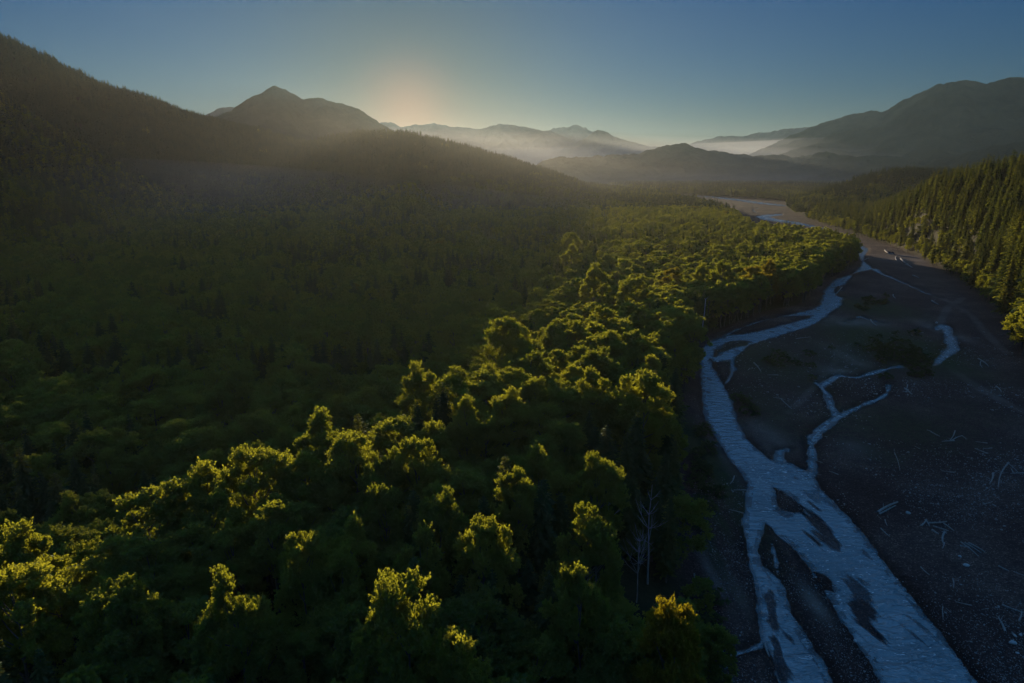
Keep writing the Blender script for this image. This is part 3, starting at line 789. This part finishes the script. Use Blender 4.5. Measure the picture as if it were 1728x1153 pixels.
is_con &= ~(tipwood & (g.random(len(x)) < 0.5))
size = np.where(tipwood, np.where(is_con, g.uniform(.55, .85, len(x)), g.uniform(.6, 1.0, len(x))), size)
edge_trees = ~right_hill & ~is_con & (x > 50) & (y > 250) & (y < 560) & (gs > -32)
size = np.where(edge_trees, g.uniform(0.98, 1.15, len(x)), size)
slim = g.uniform(0.78, 1.22, len(x))
rot = g.uniform(0, 6.28, len(x))
con_keep = ~(right_hill & is_con & (g.random(len(x)) < 0.25))
x, y, h, gs, is_con, size, rot, r, right_hill, slim = [a[con_keep] for a in (x, y, h, gs, is_con, size, rot, r, right_hill, slim)]
vis = in_view(x, y, h + 14, 5, 10)

def pick(mask, n):
    idx = np.where(mask & vis)[0]
    key = np.hypot(r[idx], CAM_Z) / size[idx]
    return idx[np.argsort(key)[:n]]
pb = pick(~is_con, 240)
pc = pick(is_con, 280)
single = np.zeros(len(x), bool); single[pb] = True; single[pc] = True

# ------------------------------------------------------------------ prototypes
HI_B = [broadleaf(100 + k, 70, 27, 19, 0.28, 20.0, 4.2 + 0.5 * (k % 3)) for k in range(6)]
MD_B = [broadleaf(200 + k, 44, 14, 10, 0.62, 20.0, 4.4 + 0.4 * (k % 3)) for k in range(5)]
M_FARB = leaf_mat('distant_broadleaf_crowns', [(0.050, 0.095, 0.040), (0.085, 0.125, 0.042)], [(0.16, 0.19, 0.02), (0.26, 0.27, 0.03)], tfac=0.35)
M_FARC = leaf_mat('distant_conifer_crowns', [(0.028, 0.060, 0.034), (0.050, 0.080, 0.036)], [(0.05, 0.07, 0.015), (0.10, 0.11, 0.02)], tfac=0.2)
LO_B = [broadleaf(300 + k, 22, 7, 4, 1.45, 17.0, 4.4) for k in range(4)]
HI_C = [conifer(400 + k, 46, 10, 6, 30.0, 4.7 + .8 * (k % 3)) for k in range(5)]
MD_C = [conifer(500 + k, 30, 9, 4, 30.0, 4.7 + .5 * (k % 2), w=.55) for k in range(4)]
LO_C = [conifer(600 + k, 15, 6, 2, 24.0, 3.6, w=.8) for k in range(4)]

hb = [(mesh_obj('crown', *c, [M_BROAD], link=False).data, mesh_obj('trunk', *t, [M_BARK], link=False, smooth_shade=True).data) for c, t in HI_B]
hg = []
for c, t in HI_B[:3]: hg.append(mesh_obj('crown', *c, [M_GOLD], link=False).data)
hc = [(mesh_obj('crown', *c, [M_NEEDLE], link=False).data, mesh_obj('trunk', *t, [M_BARK], link=False, smooth_shade=True).data) for c, t in HI_C]

def plant(kind, crown, trunk, x, y, z, s, rz, label, cat, group, sxy=None):
    e = bpy.data.objects.new(kind, None); scene.collection.objects.link(e)
    e.empty_display_size = 1.0
    e.location = (x, y, z); e.rotation_euler = (0, 0, rz); e.scale = (sxy or s, sxy or s, s)
    tag(e, label, cat, group)
    for nm, d in (('crown', crown), ('trunk', trunk)):
        o = bpy.data.objects.new(nm, d); scene.collection.objects.link(o); o.parent = e
    return e

hz = terrain(SPA[:, 0], SPA[:, 1], False)[0]
for k, (sx, sy, rad, gold, lab) in enumerate(SP):
    top = 26.5
    s = (top - 0) / 20.0
    z0 = hz[k]
    s = (32.0 + (k % 3) * 0.8 - min(z0, 13)) / 19.6
    if specials[k][2] < 30: s *= 0.90
    if gold: s *= 0.94
    if sx > 200: s = 1.1
    crw = hg[k % 3] if gold else hb[k % 6][0]
    plant('broadleaf_tree', crw, hb[(k % 3) if gold else (k % 6)][1], sx, sy, z0 - 0.3, s, k * 1.7, lab, 'tree', 'sunlit trees standing above the wood', sxy=max(0.62 * s, min(1.35, rad * 0.95 / 4.6)))
ORD = ['nearest', 'second', 'third', 'fourth', 'fifth', 'sixth', 'seventh', 'eighth', 'ninth', 'tenth', 'eleventh', 'twelfth', 'thirteenth', 'fourteenth', 'fifteenth', 'sixteenth', 'seventeenth', 'eighteenth', 'nineteenth', 'twentieth']
def ordw(n): return ORD[n] if n < len(ORD) else '%dth' % (n + 1)
_spp = np.array([[a[0], a[1]] for a in specials], float)
def relative_labels(idx, noun):
    """where each tree stands, told from the lit tree nearest to it in view"""
    u, v, _ = project(x[idx], y[idx], h[idx] + 16 * size[idx])
    ks = np.hypot(u[:, None] - _spp[None, :, 0], v[:, None] - _spp[None, :, 1])
    k = ks.argmin(1)
    du, dv = u - _spp[k, 0], v - _spp[k, 1]
    names = ['right of', 'front right of', 'in front of', 'front left of', 'left of', 'back left of', 'behind', 'back right of']
    sec = np.round(np.arctan2(dv, du) / (math.pi / 4)).astype(int) % 8
    out = {}
    for kk in set(zip(k.tolist(), sec.tolist())):
        mem = [j for j in range(len(idx)) if (k[j], sec[j]) == kk]
        mem.sort(key=lambda j: ks[j, k[j]])
        for n, j in enumerate(mem):
            out[int(idx[j])] = ('%s %s %s the %s' % (noun, ordw(n) + (' one' if n else ''), names[kk[1]], SHORT[kk[0]])).replace('nearest', 'closest')
    return out
def slope_labels(idx, noun):
    row = (np.clip(-gs[idx], 0, 400) // 14).astype(int)
    u = project(x[idx], y[idx], h[idx])[0]
    out = {}
    for rw in set(row.tolist()):
        mem = sorted([j for j in range(len(idx)) if row[j] == rw], key=lambda j: -u[j])
        for n, j in enumerate(mem):
            rn = 'lowest' if rw == 0 else ordw(rw)
            out[int(idx[j])] = '%s, %s row up the slope, %s from right edge' % (noun, rn, 'first' if n == 0 else ordw(n))
    return out
LB = relative_labels(pb[~right_hill[pb]], 'shaded tree,'); LB.update(slope_labels(pb[right_hill[pb]], 'small rounded leafy tree'))
LC = relative_labels(pc[~right_hill[pc]], 'dark pointed conifer,'); LC.update(slope_labels(pc[right_hill[pc]], 'narrow hillside conifer'))
for n, i in enumerate(pb):
    k = n % 6
    grp = 'shaded broadleaf trees of the near grove' if not right_hill[i] else 'broadleaf trees along the foot of the right hillside'
    plant('broadleaf_tree', hb[k][0], hb[k][1], x[i], y[i], h[i] - .3, size[i], rot[i], LB[int(i)], 'tree', grp, sxy=size[i] * slim[i])
for n, i in enumerate(pc):
    k = n % 5
    grp = 'conifers on the right hillside' if right_hill[i] else 'conifers among the broadleaf wood'
    plant('conifer_tree', hc[k][0], hc[k][1], x[i], y[i], h[i] - .3, size[i], rot[i], LC[int(i)], 'conifer', grp, sxy=size[i] * slim[i])

# ------------------------------------------------------------------ the uncountable forest: geometry-nodes scatter
def scatter(name, protos, X, Y, Z, S, RZ, IDX, label, WD=1.0):
    col = bpy.data.collections.new(name + '_kinds')
    for o in protos: col.objects.link(o)
    me = bpy.data.meshes.new(name)
    me.vertices.add(len(X)); me.vertices.foreach_set('co', np.stack([X, Y, Z], 1).astype(np.float32).ravel())
    for nm, v, ty in (('rz', RZ, 'FLOAT'), ('ix', IDX, 'INT')):
        a = me.attributes.new(nm, ty, 'POINT'); a.data.foreach_set('value', np.asarray(v, np.float32 if ty == 'FLOAT' else np.int32))
    a = me.attributes.new('sc', 'FLOAT_VECTOR', 'POINT'); W_ = S * WD
    a.data.foreach_set('vector', np.stack([W_, W_, S], 1).astype(np.float32).ravel())
    ob = bpy.data.objects.new(name, me); scene.collection.objects.link(ob)
    nt = bpy.data.node_groups.new(name + '_scatter', 'GeometryNodeTree')
    nt.interface.new_socket('Geometry', in_out='INPUT', socket_type='NodeSocketGeometry')
    nt.interface.new_socket('Geometry', in_out='OUTPUT', socket_type='NodeSocketGeometry')
    gi, go = nt.nodes.new('NodeGroupInput'), nt.nodes.new('NodeGroupOutput')
    ci = nt.nodes.new('GeometryNodeCollectionInfo'); ci.inputs['Collection'].default_value = col
    ci.inputs['Separate Children'].default_value = True; ci.inputs['Reset Children'].default_value = True
    ip = nt.nodes.new('GeometryNodeInstanceOnPoints'); ip.inputs['Pick Instance'].default_value = True
    L = nt.links.new
    def attr(nm, ty):
        n = nt.nodes.new('GeometryNodeInputNamedAttribute'); n.data_type = ty; n.inputs['Name'].default_value = nm; return n
    cx = nt.nodes.new('ShaderNodeCombineXYZ')
    a, b, c = attr('sc', 'FLOAT_VECTOR'), attr('rz', 'FLOAT'), attr('ix', 'INT')
    L(gi.outputs[0], ip.inputs['Points']); L(ci.outputs[0], ip.inputs['Instance'])
    L(b.outputs['Attribute'], cx.inputs[2]); L(cx.outputs[0], ip.inputs['Rotation'])
    L(a.outputs['Attribute'], ip.inputs['Scale']); L(c.outputs['Attribute'], ip.inputs['Instance Index'])
    L(ip.outputs[0], go.inputs[0])
    md = ob.modifiers.new('scatter', 'NODES'); md.node_group = nt
    tag(ob, label, kind='stuff')
    return ob

rest = ~single
mdb = [merged('broad_kind_%d' % k, MD_B[k], [M_BROAD, M_BARK]) for k in range(5)]
mdb.append(merged('broad_kind_5', MD_B[2], [M_GOLD, M_BARK]))
mdc = [merged('conifer_kind_%d' % k, MD_C[k], [M_NEEDLE, M_BARK]) for k in range(4)]
m = rest & ~is_con
pickb = g.integers(0, 5, m.sum()); pickb[g.random(m.sum()) < 0.002] = 5
scatter('forest', mdb, x[m], y[m], h[m] - .3, size[m], rot[m], pickb, 'broadleaf forest filling the valley floor left of the river', slim[m])
m = rest & is_con
scatter('conifer_forest', mdc, x[m], y[m], h[m] - .3, size[m], rot[m], g.integers(0, 4, m.sum()), 'dense conifer forest on the slopes and in the valley', slim[m])

# zone 2: patches of trees out to 3400 m, then along the far hill
x2, y2 = jitter(-2900, 2900, 900, 5200, 21, seed=8)
r2 = np.hypot(x2, y2)
sel = (r2 > 1090) & (r2 < 5200)
x2, y2, r2 = x2[sel], y2[sel], r2[sel]
h2, gs2, _, hill2 = terrain(x2, y2, False)
ok = (gs2 < -6) & in_view(x2, y2, h2 + 10, 60, 60) & ~hidden_by_crest(x2, y2)
x2, y2, h2, gs2, hill2, r2 = [a[ok] for a in (x2, y2, h2, gs2, hill2, r2)]
g2 = np.random.default_rng(77)
con2 = (g2.random(len(x2)) < 0.45 + 0.9 * fbm(x2 / 200, y2 / 200, 3)) | (g2.random(len(x2)) < 0.99 * smooth((hill2 - 4) / 60))
pbk = [patch('broad_patch_%d' % k, LO_B, 9, 24, [M_FARB], k) for k in range(4)]
pck = [patch('conifer_patch_%d' % k, LO_C, 9, 24, [M_FARC], 10 + k) for k in range(4)]
ix = np.where(con2, 4 + g2.integers(0, 4, len(x2)), g2.integers(0, 4, len(x2)))
allk = pbk + pck
for k, o in enumerate(allk): o.name = 'patch_kind_%d' % k
scatter('far_forest', allk, x2, y2, h2 - 1.0, g2.uniform(0.8, 1.15, len(x2)), g2.uniform(0, 6.28, len(x2)), ix, 'hazy far forest over the valley floor and mountainsides')
print('instances', rest.sum(), len(x2), 'singles', single.sum())

# ------------------------------------------------------------------ dead trees
def limb_set(g, base, height, rad, kind):
    parts = []
    k = 8; lean = g.normal(size=2) * 0.03
    zt = np.linspace(0, height, k); wob = np.cumsum(g.normal(size=(k, 2)) * 0.10, 0); wob[0] = 0
    path = np.column_stack([zt * lean[0] + wob[:, 0], zt * lean[1] + wob[:, 1], zt])
    parts.append(tube(path, np.linspace(rad, rad * (0.5 if kind == 0 else 0.12), k), 8))
    limbs = []
    if kind == 0:
        limbs = [(path[-1], np.array([1.2, 0, 1.3]), rad * .45), (path[-1], np.array([-.5, .3, .5]), rad * .3), (path[-2], np.array([.5, -.4, .2]), rad * .25)]
    else:
        nl = 16 if kind == 1 else 34
        for q in range(nl):
            f = g.uniform(0.45 if kind == 1 else 0.55, 0.98); i = int(f * (k - 1)); a = g.uniform(0, 6.28)
            L = height * g.uniform(.08, .2) * (1.25 - f) * (1.6 if kind == 1 else 2.4)
            limbs.append((path[i], np.array([math.cos(a) * L, math.sin(a) * L, L * g.uniform(.5, 1.3)]), rad * .3))
    lp = []
    for p, v, r_ in limbs:
        m_ = p + v * .5 + np.array([0, 0, -.08]) * np.linalg.norm(v)
        lp.append(tube([p, m_, p + v], [r_, r_ * .7, r_ * .25], 5))
        for q in range(2):
            w = v * g.uniform(.25, .45) + g.normal(size=3) * np.linalg.norm(v) * .15
            lp.append(tube([m_, m_ + w], [r_ * .5, r_ * .15], 4))
    return parts, lp
for k, (px_, py_, hh, rd, lab, kd) in enumerate(SNAGS):
    g4 = np.random.default_rng(900 + k)
    sx_, sy_ = SNP[k]; z0 = terrain(np.array([sx_]), np.array([sy_]), False)[0][0]
    e = bpy.data.objects.new('dead_tree', None); scene.collection.objects.link(e); e.location = (sx_, sy_, z0 - .4)
    tag(e, lab, 'dead tree', 'bare dead trees')
    tp, lp = limb_set(g4, None, hh, rd, kd)
    mesh_obj('trunk', *join(tp), [M_DRIFT if kd else M_DEADWOOD], parent=e, smooth_shade=True)
    mesh_obj('branches', *join(lp), [M_DRIFT if kd else M_DEADWOOD], parent=e, smooth_shade=True)

# ------------------------------------------------------------------ driftwood
def river_h(x, y):
    h_, gs_, sd_, _ = terrain(np.atleast_1d(float(x)), np.atleast_1d(float(y)))
    return max(float(h_[0]), 0.0)
LOGS = [  # x1, y1, x2, y2, radius m, root plate, label
 (1480,869,1514,852,.34,0,'thick pale log lying alone beside the main channel, upper of a close pair'),
 (1483,871,1511,857,.20,0,'thinner log tight under the thick pale one by the channel'),
 (1675,803,1669,820,.24,0,'short stout log left of the longest leaning one near the right edge'),
 (1700,787,1684,826,.20,1,'longest straight log of the group near the right edge'),
 (1700,787,1718,803,.10,0,'thin stick crossing the top end of the longest straight log'),
 (1706,797,1709,803,.14,0,'stubby log right of the longest straight one'),
 (1553,892,1562,882,.22,0,'leftmost slanting log of the crossed log pile'),
 (1562,882,1568,892,.18,1,'log with roots at the left corner of the crossed pile'),
 (1566,887,1597,884,.20,0,'long flat log along the top of the crossed pile'),
 (1574,892,1600,900,.16,0,'log across the middle of the crossed pile'),
 (1592,887,1609,900,.17,0,'log sloping down the right end of the crossed pile'),
 (1572,899,1583,906,.24,0,'fat log below the left half of the crossed pile'),
 (1593,903,1591,922,.24,1,'upright looking log hanging below the crossed pile'),
 (1593,920,1590,929,.14,0,'short piece at the foot of the crossed pile'),
 (1620,920,1650,944,.16,0,'lowest long log of the parallel bundle'),
 (1633,921,1661,937,.17,0,'topmost long log of the parallel bundle'),
 (1619,926,1636,929,.14,0,'short log at the left end of the parallel bundle'),
 (1627,921,1655,939,.14,0,'middle log of the parallel bundle'),
 (1509,767,1518,797,.10,0,'thin bowed stick standing alone above the dark gravel flat'),
 (1486,894,1501,908,.15,0,'slim log beside the channel below the thick pale pair'),
 (1493,880,1497,890,.12,0,'tiny log between the pale pair and the slim channel log'),
 (1570,731,1585,739,.18,0,'lone log on the mossy gravel left of the V of logs'),
 (1611,731,1602,747,.18,0,'left leg of the V of logs on the mossy gravel'),
 (1607,746,1623,739,.18,1,'right leg of the V of logs on the mossy gravel'),
 (1623,739,1630,745,.12,0,'short end piece right of the V of logs'),
 (1553,960,1568,974,.12,0,'thin log on bare gravel below the crossed pile'),
 (1607,981,1608,997,.12,0,'thin vertical looking stick below the parallel bundle'),
 (1658,853,1675,849,.12,0,'thin stick in the empty dark flat at right'),
 (1684,960,1701,968,.15,0,'log right of and below the parallel bundle'),
 (1171,972,1182,1003,.20,0,'long curved pale trunk at the wood edge, upper half'),
 (1182,1003,1194,1034,.17,1,'lower half of the long curved pale trunk at the wood edge'),
 (1690,1024,1728,1038,.16,0,'long log running out of the right edge low down'),
 (1590,1027,1591,1048,.10,0,'stick by the channel bank low in the right corner'),
 (1291,1086,1298,1109,.22,1,'log stranded at the mouth of the small left channel'),
 (1272,615,1284,629,.28,0,'stout log on the upper bar beside the narrow trickle'),
 (1343,574,1368,571,.18,0,'flat log on the upper bar just below the bend'),
 (1317,676,1336,692,.18,0,'log in the middle of the upper bar'),
 (1305,674,1325,677,.12,0,'thin log touching the one in the middle of the upper bar'),
 (1526,659,1538,669,.30,0,'stout log below the dark shrub patch'),
 (1531,653,1529,661,.20,0,'stump like piece on top of the stout log below the shrubs'),
 (1650,608,1668,621,.26,0,'log lying below the conifers at the far right of the bed'),
 (1655,612,1657,623,.18,0,'short log crossing the one below the right conifers'),
 (1680,657,1689,666,.24,0,'log on the open gravel near the right edge, higher up'),
 (1239,805,1232,818,.18,0,'log on the left gravel strip above the pale bush'),
 (1192,747,1211,756,.20,0,'log on the left gravel strip near the bank'),
 (1131,780,1144,773,.22,0,'pale log at the wood edge left of the gravel strip'),
 (1564,728,1572,731,.14,0,'small stick ahead of the lone mossy gravel log'),
 (1492,423,1500,430,.70,0,'bright thick log in the sunlit stretch below the hillside, farthest'),
 (1500,430,1509,431,.55,1,'bright root end log next to the farthest thick one'),
 (1512,435,1514,442,.60,0,'bright stubby log in the sunlit stretch'),
 (1519,438,1528,445,.70,0,'brightest thick log in the sunlit stretch'),
 (1530,448,1539,453,.65,1,'bright log nearest the hillside trees'),
 (1514,433,1550,437,.30,0,'long thin log along the foot of the sunlit trees'),
 (1540,467,1550,471,.40,0,'pale log in the shade below the sunlit stretch'),
 (1507,499,1511,505,.35,0,'short log on the flat above the dark shrubs'),
 (1572,509,1583,516,.45,0,'pale log on the flat right of the dark shrubs'),
 (1469,542,1479,552,.35,0,'log on pale sand left of the dark shrubs'),
 (1428,397,1433,399,.60,0,'far pale log beside the river where it leaves the wood'),
 (1455,440,1466,437,.45,1,'dark log jammed across the river neck'),
 (1411,497,1421,487,.40,0,'log stranded on the small notch of the upper river'),
]
def driftlog(L, rad, roots, g):
    k = 7; t = np.linspace(0, 1, k)
    bend = np.sin(t * math.pi) * L * g.uniform(-.05, .05)
    path = np.column_stack([t * L - L / 2, bend, rad * .75 + np.sin(t * 3) * .05 * rad])
    parts = [tube(path, rad * (1 - .45 * t), 8)]
    for q in range(g.integers(1, 5)):
        i = g.integers(2, k - 1); a = g.uniform(-1.2, 1.2)
        v = np.array([.5, math.cos(a) * (1 if q % 2 else -1), abs(math.sin(a)) + .3]) * L * g.uniform(.05, .12)
        parts.append(tube([path[i], path[i] + v], [rad * .3, rad * .1], 5))
    if roots:
        for q in range(8):
            a = q * .785 + g.uniform(-.2, .2); v = np.array([-.5, math.cos(a), math.sin(a) * .8]) * rad * g.uniform(1.8, 3)
            p1 = path[0] + v; p1[2] = max(p1[2], 0.02)
            parts.append(tube([path[0], (path[0] + p1) / 2 + [0, 0, .1 * rad], p1], [rad * .45, rad * .3, rad * .12], 5))
    return join(parts)
g5 = np.random.default_rng(42)
for (x1, y1, x2, y2, rd, rt, lab) in LOGS:
    a, b = np.array(at(x1, y1, .3)), np.array(at(x2, y2, .3))
    L = float(np.hypot(*(b - a))); c = (a + b) / 2
    L = min(L, 26.0)
    v, bl = driftlog(L, rd, rt, g5)
    ha, hb_ = river_h(*(a * .8 + b * .2)), river_h(*(a * .2 + b * .8))
    o = mesh_obj('driftwood_log', v, bl, [M_DRIFT], smooth_shade=True)
    o.location = (c[0], c[1], max((ha + hb_) / 2, river_h(*c)) - 0.05 * rd)
    o.rotation_euler = (0, -math.atan2(hb_ - ha, L * .6), math.atan2(b[1] - a[1], b[0] - a[0]))
    tag(o, lab, 'log', 'driftwood logs on the gravel bed')

# scattered sticks: alike, all on the right bank flat
sticks = [driftlog(1.0, .035, 0, g5) for _ in range(4)]
sm = [mesh_obj('driftwood_stick', v, b, [M_DRIFT], link=False, smooth_shade=True).data for v, b in sticks]
def on_bed(x, y):
    P = np.array([[x, y]], float)
    return signed(P, W_GRAVEL)[0] > 3 and water_sd(P)[0] < -1.0
n = 0
while n < 30:
    u, v = g5.uniform(1240, 1727), 560 + 590 * g5.random() ** 1.0
    X, Y = at(u, v, .4)
    if not on_bed(X, Y) or fbm(np.array([X / 25]), np.array([Y / 25]), 3)[0] < 0.10: continue
    o = bpy.data.objects.new('driftwood_stick', sm[n % 4]); scene.collection.objects.link(o)
    L = g5.uniform(1.2, 4.5); o.scale = (L, L * 1.3, L * 1.3); o.location = (X, Y, river_h(X, Y)); o.rotation_euler = (0, 0, g5.normal() * .8 + 2.2)
    tag(o, 'small bare driftwood stick lying loose on the dark gravel', 'stick', 'loose driftwood sticks on the gravel bed')
    n += 1

# boulders
def rock(seed, rad, sub=2):
    import bmesh
    bm = bmesh.new(); bmesh.ops.create_icosphere(bm, subdivisions=sub, radius=1.0)
    g = np.random.default_rng(seed); dirs = g.normal(size=(9, 3)); dirs /= np.linalg.norm(dirs, axis=1, keepdims=True); cut = g.uniform(.62, .95, 9)
    for v in bm.verts:
        p = np.array(v.co)
        for d_, c_ in zip(dirs, cut):
            e = p @ d_
            if e > c_: p = p - d_ * (e - c_)
        v.co = Vector(p * rad * np.array([1.25, .9, .65]))
    co = np.array([v.co for v in bm.verts]); f = np.array([[v.index for v in fc.verts] for fc in bm.faces]); bm.free()
    return co, f
M_STONE = wood_mat('pale_river_stone', (0.26, 0.26, 0.26), (0.50, 0.49, 0.47), 1.2)
M_PEBBLE = wood_mat('river_cobbles', (0.12, 0.12, 0.12), (0.34, 0.33, 0.32), 0.4)
BO = [(1630,958,.55,'pale rounded boulder below the parallel bundle of logs'),(1619,943,.4,'dull boulder left of the parallel bundle of logs'),(1532,870,.5,'bright boulder right of the pale log pair'),(1708,1090,.55,'pale boulder low near the right edge'),(1722,1075,.3,'small boulder above the pale low right one'),(1712,1077,.28,'small boulder left of the small low right one'),(1716,1107,.26,'small boulder below the pale low right one'),(1580,546,.9,'white boulder at the head of the right hand pool'),(1443,1080,.35,'boulder on the point of the central bar')]
for k, (u, v, rd, lab) in enumerate(BO):
    X, Y = at(u, v, .3); co, f = rock(60 + k, rd)
    o = mesh_obj('boulder', co, f, [M_STONE], smooth_shade=False); o.location = (X, Y, river_h(X, Y) + rd * .3); o.rotation_euler = (0, 0, k)
    tag(o, lab, 'boulder', 'boulders on the gravel bed')
# cobbles: nobody could count them
nst = 26000
u = g5.uniform(1170, 1760, nst); v = 560 + 640 * g5.random(nst) ** .8
X, Y = at(u, v, .3); P = np.stack([X, Y], 1)
k_ = (signed(P, W_GRAVEL) > 1) & (water_sd(P) < -.3) & (g5.random(nst) < smooth(.42 + 2.6 * fbm(X / 22, Y / 22, 4)))
X, Y = X[k_], Y[k_]; Hh = terrain(X, Y)[0]
co0, f0 = rock(5, 1.0, 1)
rs = g5.uniform(.05, .13, len(X)) * (1 + 1.2 * (g5.random(len(X)) < .06)) * np.clip(np.hypot(X, Y) / 150, .8, 1.8)
an = g5.uniform(0, 6.28, len(X)); ca, sa = np.cos(an), np.sin(an)
V = co0[None] * rs[:, None, None]; V = np.stack([V[..., 0] * ca[:, None] - V[..., 1] * sa[:, None] + X[:, None], V[..., 0] * sa[:, None] + V[..., 1] * ca[:, None] + Y[:, None], V[..., 2] + Hh[:, None] + rs[:, None] * .3], -1)
Fc = (f0[None] + (np.arange(len(X)) * len(co0))[:, None, None]).reshape(-1, 3)
tag(mesh_obj('cobbles', V.reshape(-1, 3), Fc, [M_PEBBLE]), 'pale cobbles strewn over the dark gravel bars', kind='stuff')

# ------------------------------------------------------------------ shrubs on the bars
def shrub(seed):
    (cv, cf), _ = broadleaf(seed, 22, 12, 9, 0.34, 6.0, 2.6)
    cv = cv * [1, 1, .85] + [0, 0, -1.5]
    g = np.random.default_rng(seed)
    st = [tube([(0, 0, -.2), g.normal(size=3) * [.5, .5, 0] + [0, 0, 1.2], g.normal(size=3) * [1.1, 1.1, .3] + [0, 0, 2.4]], [.06, .045, .02], 5) for _ in range(7)]
    return mesh_obj('foliage', cv, cf, [M_SHRUB], link=False).data, mesh_obj('stems', *join(st), [M_BARK], link=False, smooth_shade=True).data
SH = [shrub(700 + k) for k in range(4)]
CL = [(1505,590,45,26,34,'dense dark thicket on the upper bar'),(1468,512,38,9,14,'low willow strip above the dark thicket'),(1545,612,20,20,14,'lower right end of the dark willow thicket'),
      (1185,780,14,70,16,'row along the left gravel strip'),(1205,832,4,7,2,'pale feathery bushes alone on the left gravel strip'),(1330,610,40,22,9,'sparse willows on the upper bar beside the bend'),(1265,690,16,16,5,'few willows above the main channel bank'),(1196,1090,8,40,12,'bright green willows at the bottom of the wood edge')]
for (u, v, su, sv, cnt, lab) in CL:
    mem, tries = [], 0
    while len(mem) < cnt and tries < 900:
        tries += 1
        U, V_ = g5.normal(u, su * .6), g5.normal(v, sv * .6)
        X_, Y_ = at(U, V_, 1.0)
        if water_sd(np.array([[X_, Y_]]))[0] > -1.5: continue
        if any(math.hypot(X_ - a, Y_ - b) < 1.6 for a, b, _ in mem): continue
        mem.append((X_, Y_, U))
    mem.sort(key=lambda q: q[2])
    for q, (X_, Y_, U) in enumerate(mem):
        kk = g5.integers(0, 4)
        e = bpy.data.objects.new('willow_shrub', None); scene.collection.objects.link(e)
        e.location = (X_, Y_, river_h(X_, Y_) - .05); sc = g5.uniform(.45, .95); e.scale = (sc * 1.15, sc * 1.15, sc * .8); e.rotation_euler = (0, 0, g5.uniform(0, 6.28))
        tag(e, 'willow %s from left, %s' % ('first' if q == 0 else ordw(q), lab), 'shrub', lab)
        for nm, d in zip(('foliage', 'stems'), SH[kk]):
            o = bpy.data.objects.new(nm, d); scene.collection.objects.link(o); o.parent = e

# ------------------------------------------------------------------ haze
def haze_box():
    x0, x1, y0, y1, z0, z1 = -15900, 15900, -2700, 16100, -60, 900
    co = [(x0,y0,z0),(x1,y0,z0),(x1,y1,z0),(x0,y1,z0),(x0,y0,z1),(x1,y0,z1),(x1,y1,z1),(x0,y1,z1)]
    f = [(0,3,2,1),(4,5,6,7),(0,1,5,4),(1,2,6,5),(2,3,7,6),(3,0,4,7)]
    m, nt, out = new_mat('valley_haze')
    v = N(nt, 'ShaderNodeVolumePrincipled')
    v.inputs['Color'].default_value = (0.52, 0.80, 1.0, 1)
    v.inputs['Density'].default_value = 1.1e-5
    v.inputs['Anisotropy'].default_value = 0.5
    nt.links.new(v.outputs[0], out.inputs['Volume'])
    o = mesh_obj('haze', co, np.array(f), [m])
    tag(o, kind='stuff')
haze_box()

def mist_bank(n_, top, dens, x0, x1, y0, y1, g_, label):
    """thicker air lying low over the valley floor beyond the bend"""
    co, f = [], []
    nx, ny = 40, 40
    for j in range(ny + 1):
        for i in range(nx + 1):
            X = x0 + (x1 - x0) * i / nx; Y = y0 + (y1 - y0) * j / ny
            e = min(1, 3.0 * j / ny, 4.0 * (ny - j) / ny, 6.0 * i / nx, 6.0 * (nx - i) / nx)
            if n_ == 5: e = float(smooth((1500 - X) / 1700) * smooth((X + 6000) / 1500) * smooth((Y + 2500) / 1200) * smooth((5200 - Y) / 2000))
            if n_ == 4: e = math.sin(math.pi * i / nx) * math.sin(math.pi * j / ny)
            co.append((X, Y, -40 - n_ + (top + 40) * e + (0.12 if n_ < 5 else 0.0) * top * math.sin(X / 900.0 + Y / 1700.0 + n_ * 2) * e))
    n = len(co)
    for (X, Y, _) in co[:]: co.append((X, Y, -50 - n_))
    W = nx + 1
    for j in range(ny):
        for i in range(nx):
            a = j * W + i
            f.append((a, a + 1, a + 1 + W, a + W)); f.append((n + a, n + a + W, n + a + 1 + W, n + a + 1))
    for i in range(nx):
        f.append((i, n + i, n + i + 1, i + 1)); a = ny * W + i; f.append((a, a + 1, n + a + 1, n + a))
    for j in range(ny):
        a = j * W; f.append((a, a + W, n + a + W, n + a)); a = j * W + nx; f.append((a, n + a, n + a + W, a + W))
    m, nt, out = new_mat('valley_mist')
    v = N(nt, 'ShaderNodeVolumePrincipled')
    v.inputs['Color'].default_value = (1.0, 0.80, 0.55, 1) if n_ == 5 else (0.82, 0.88, 0.97, 1)
    v.inputs['Density'].default_value = dens
    v.inputs['Anisotropy'].default_value = g_
    nt.links.new(v.outputs[0], out.inputs['Volume'])
    tag(mesh_obj('mist', co, np.array(f), [m]), label, kind='stuff')
mist_bank(0, 75, 7e-5, -8200, 8800, 1500, 9000, 0.35, 'lowest mist lying on the far valley floor')
mist_bank(1, 130, 7e-5, -8600, 9000, 1700, 9300, 0.35, 'thin mist over the far valley wood')
mist_bank(2, 210, 7e-5, -9000, 9300, 2100, 9700, 0.35, 'thin mist along the feet of the far ridges')
mist_bank(3, 340, 7e-5, -9400, 9600, 2500, 10100, 0.35, 'thinnest mist reaching up the far mountainsides')
mist_bank(4, 95, 1.3e-4, -2300, 560, 150, 2300, 0.35, 'mist hanging in the shaded wood on the left')
mist_bank(5, 205, 0.95e-5, -6000, 1500, -2500, 5200, 0.68, 'bright haze on the slope below the sun')
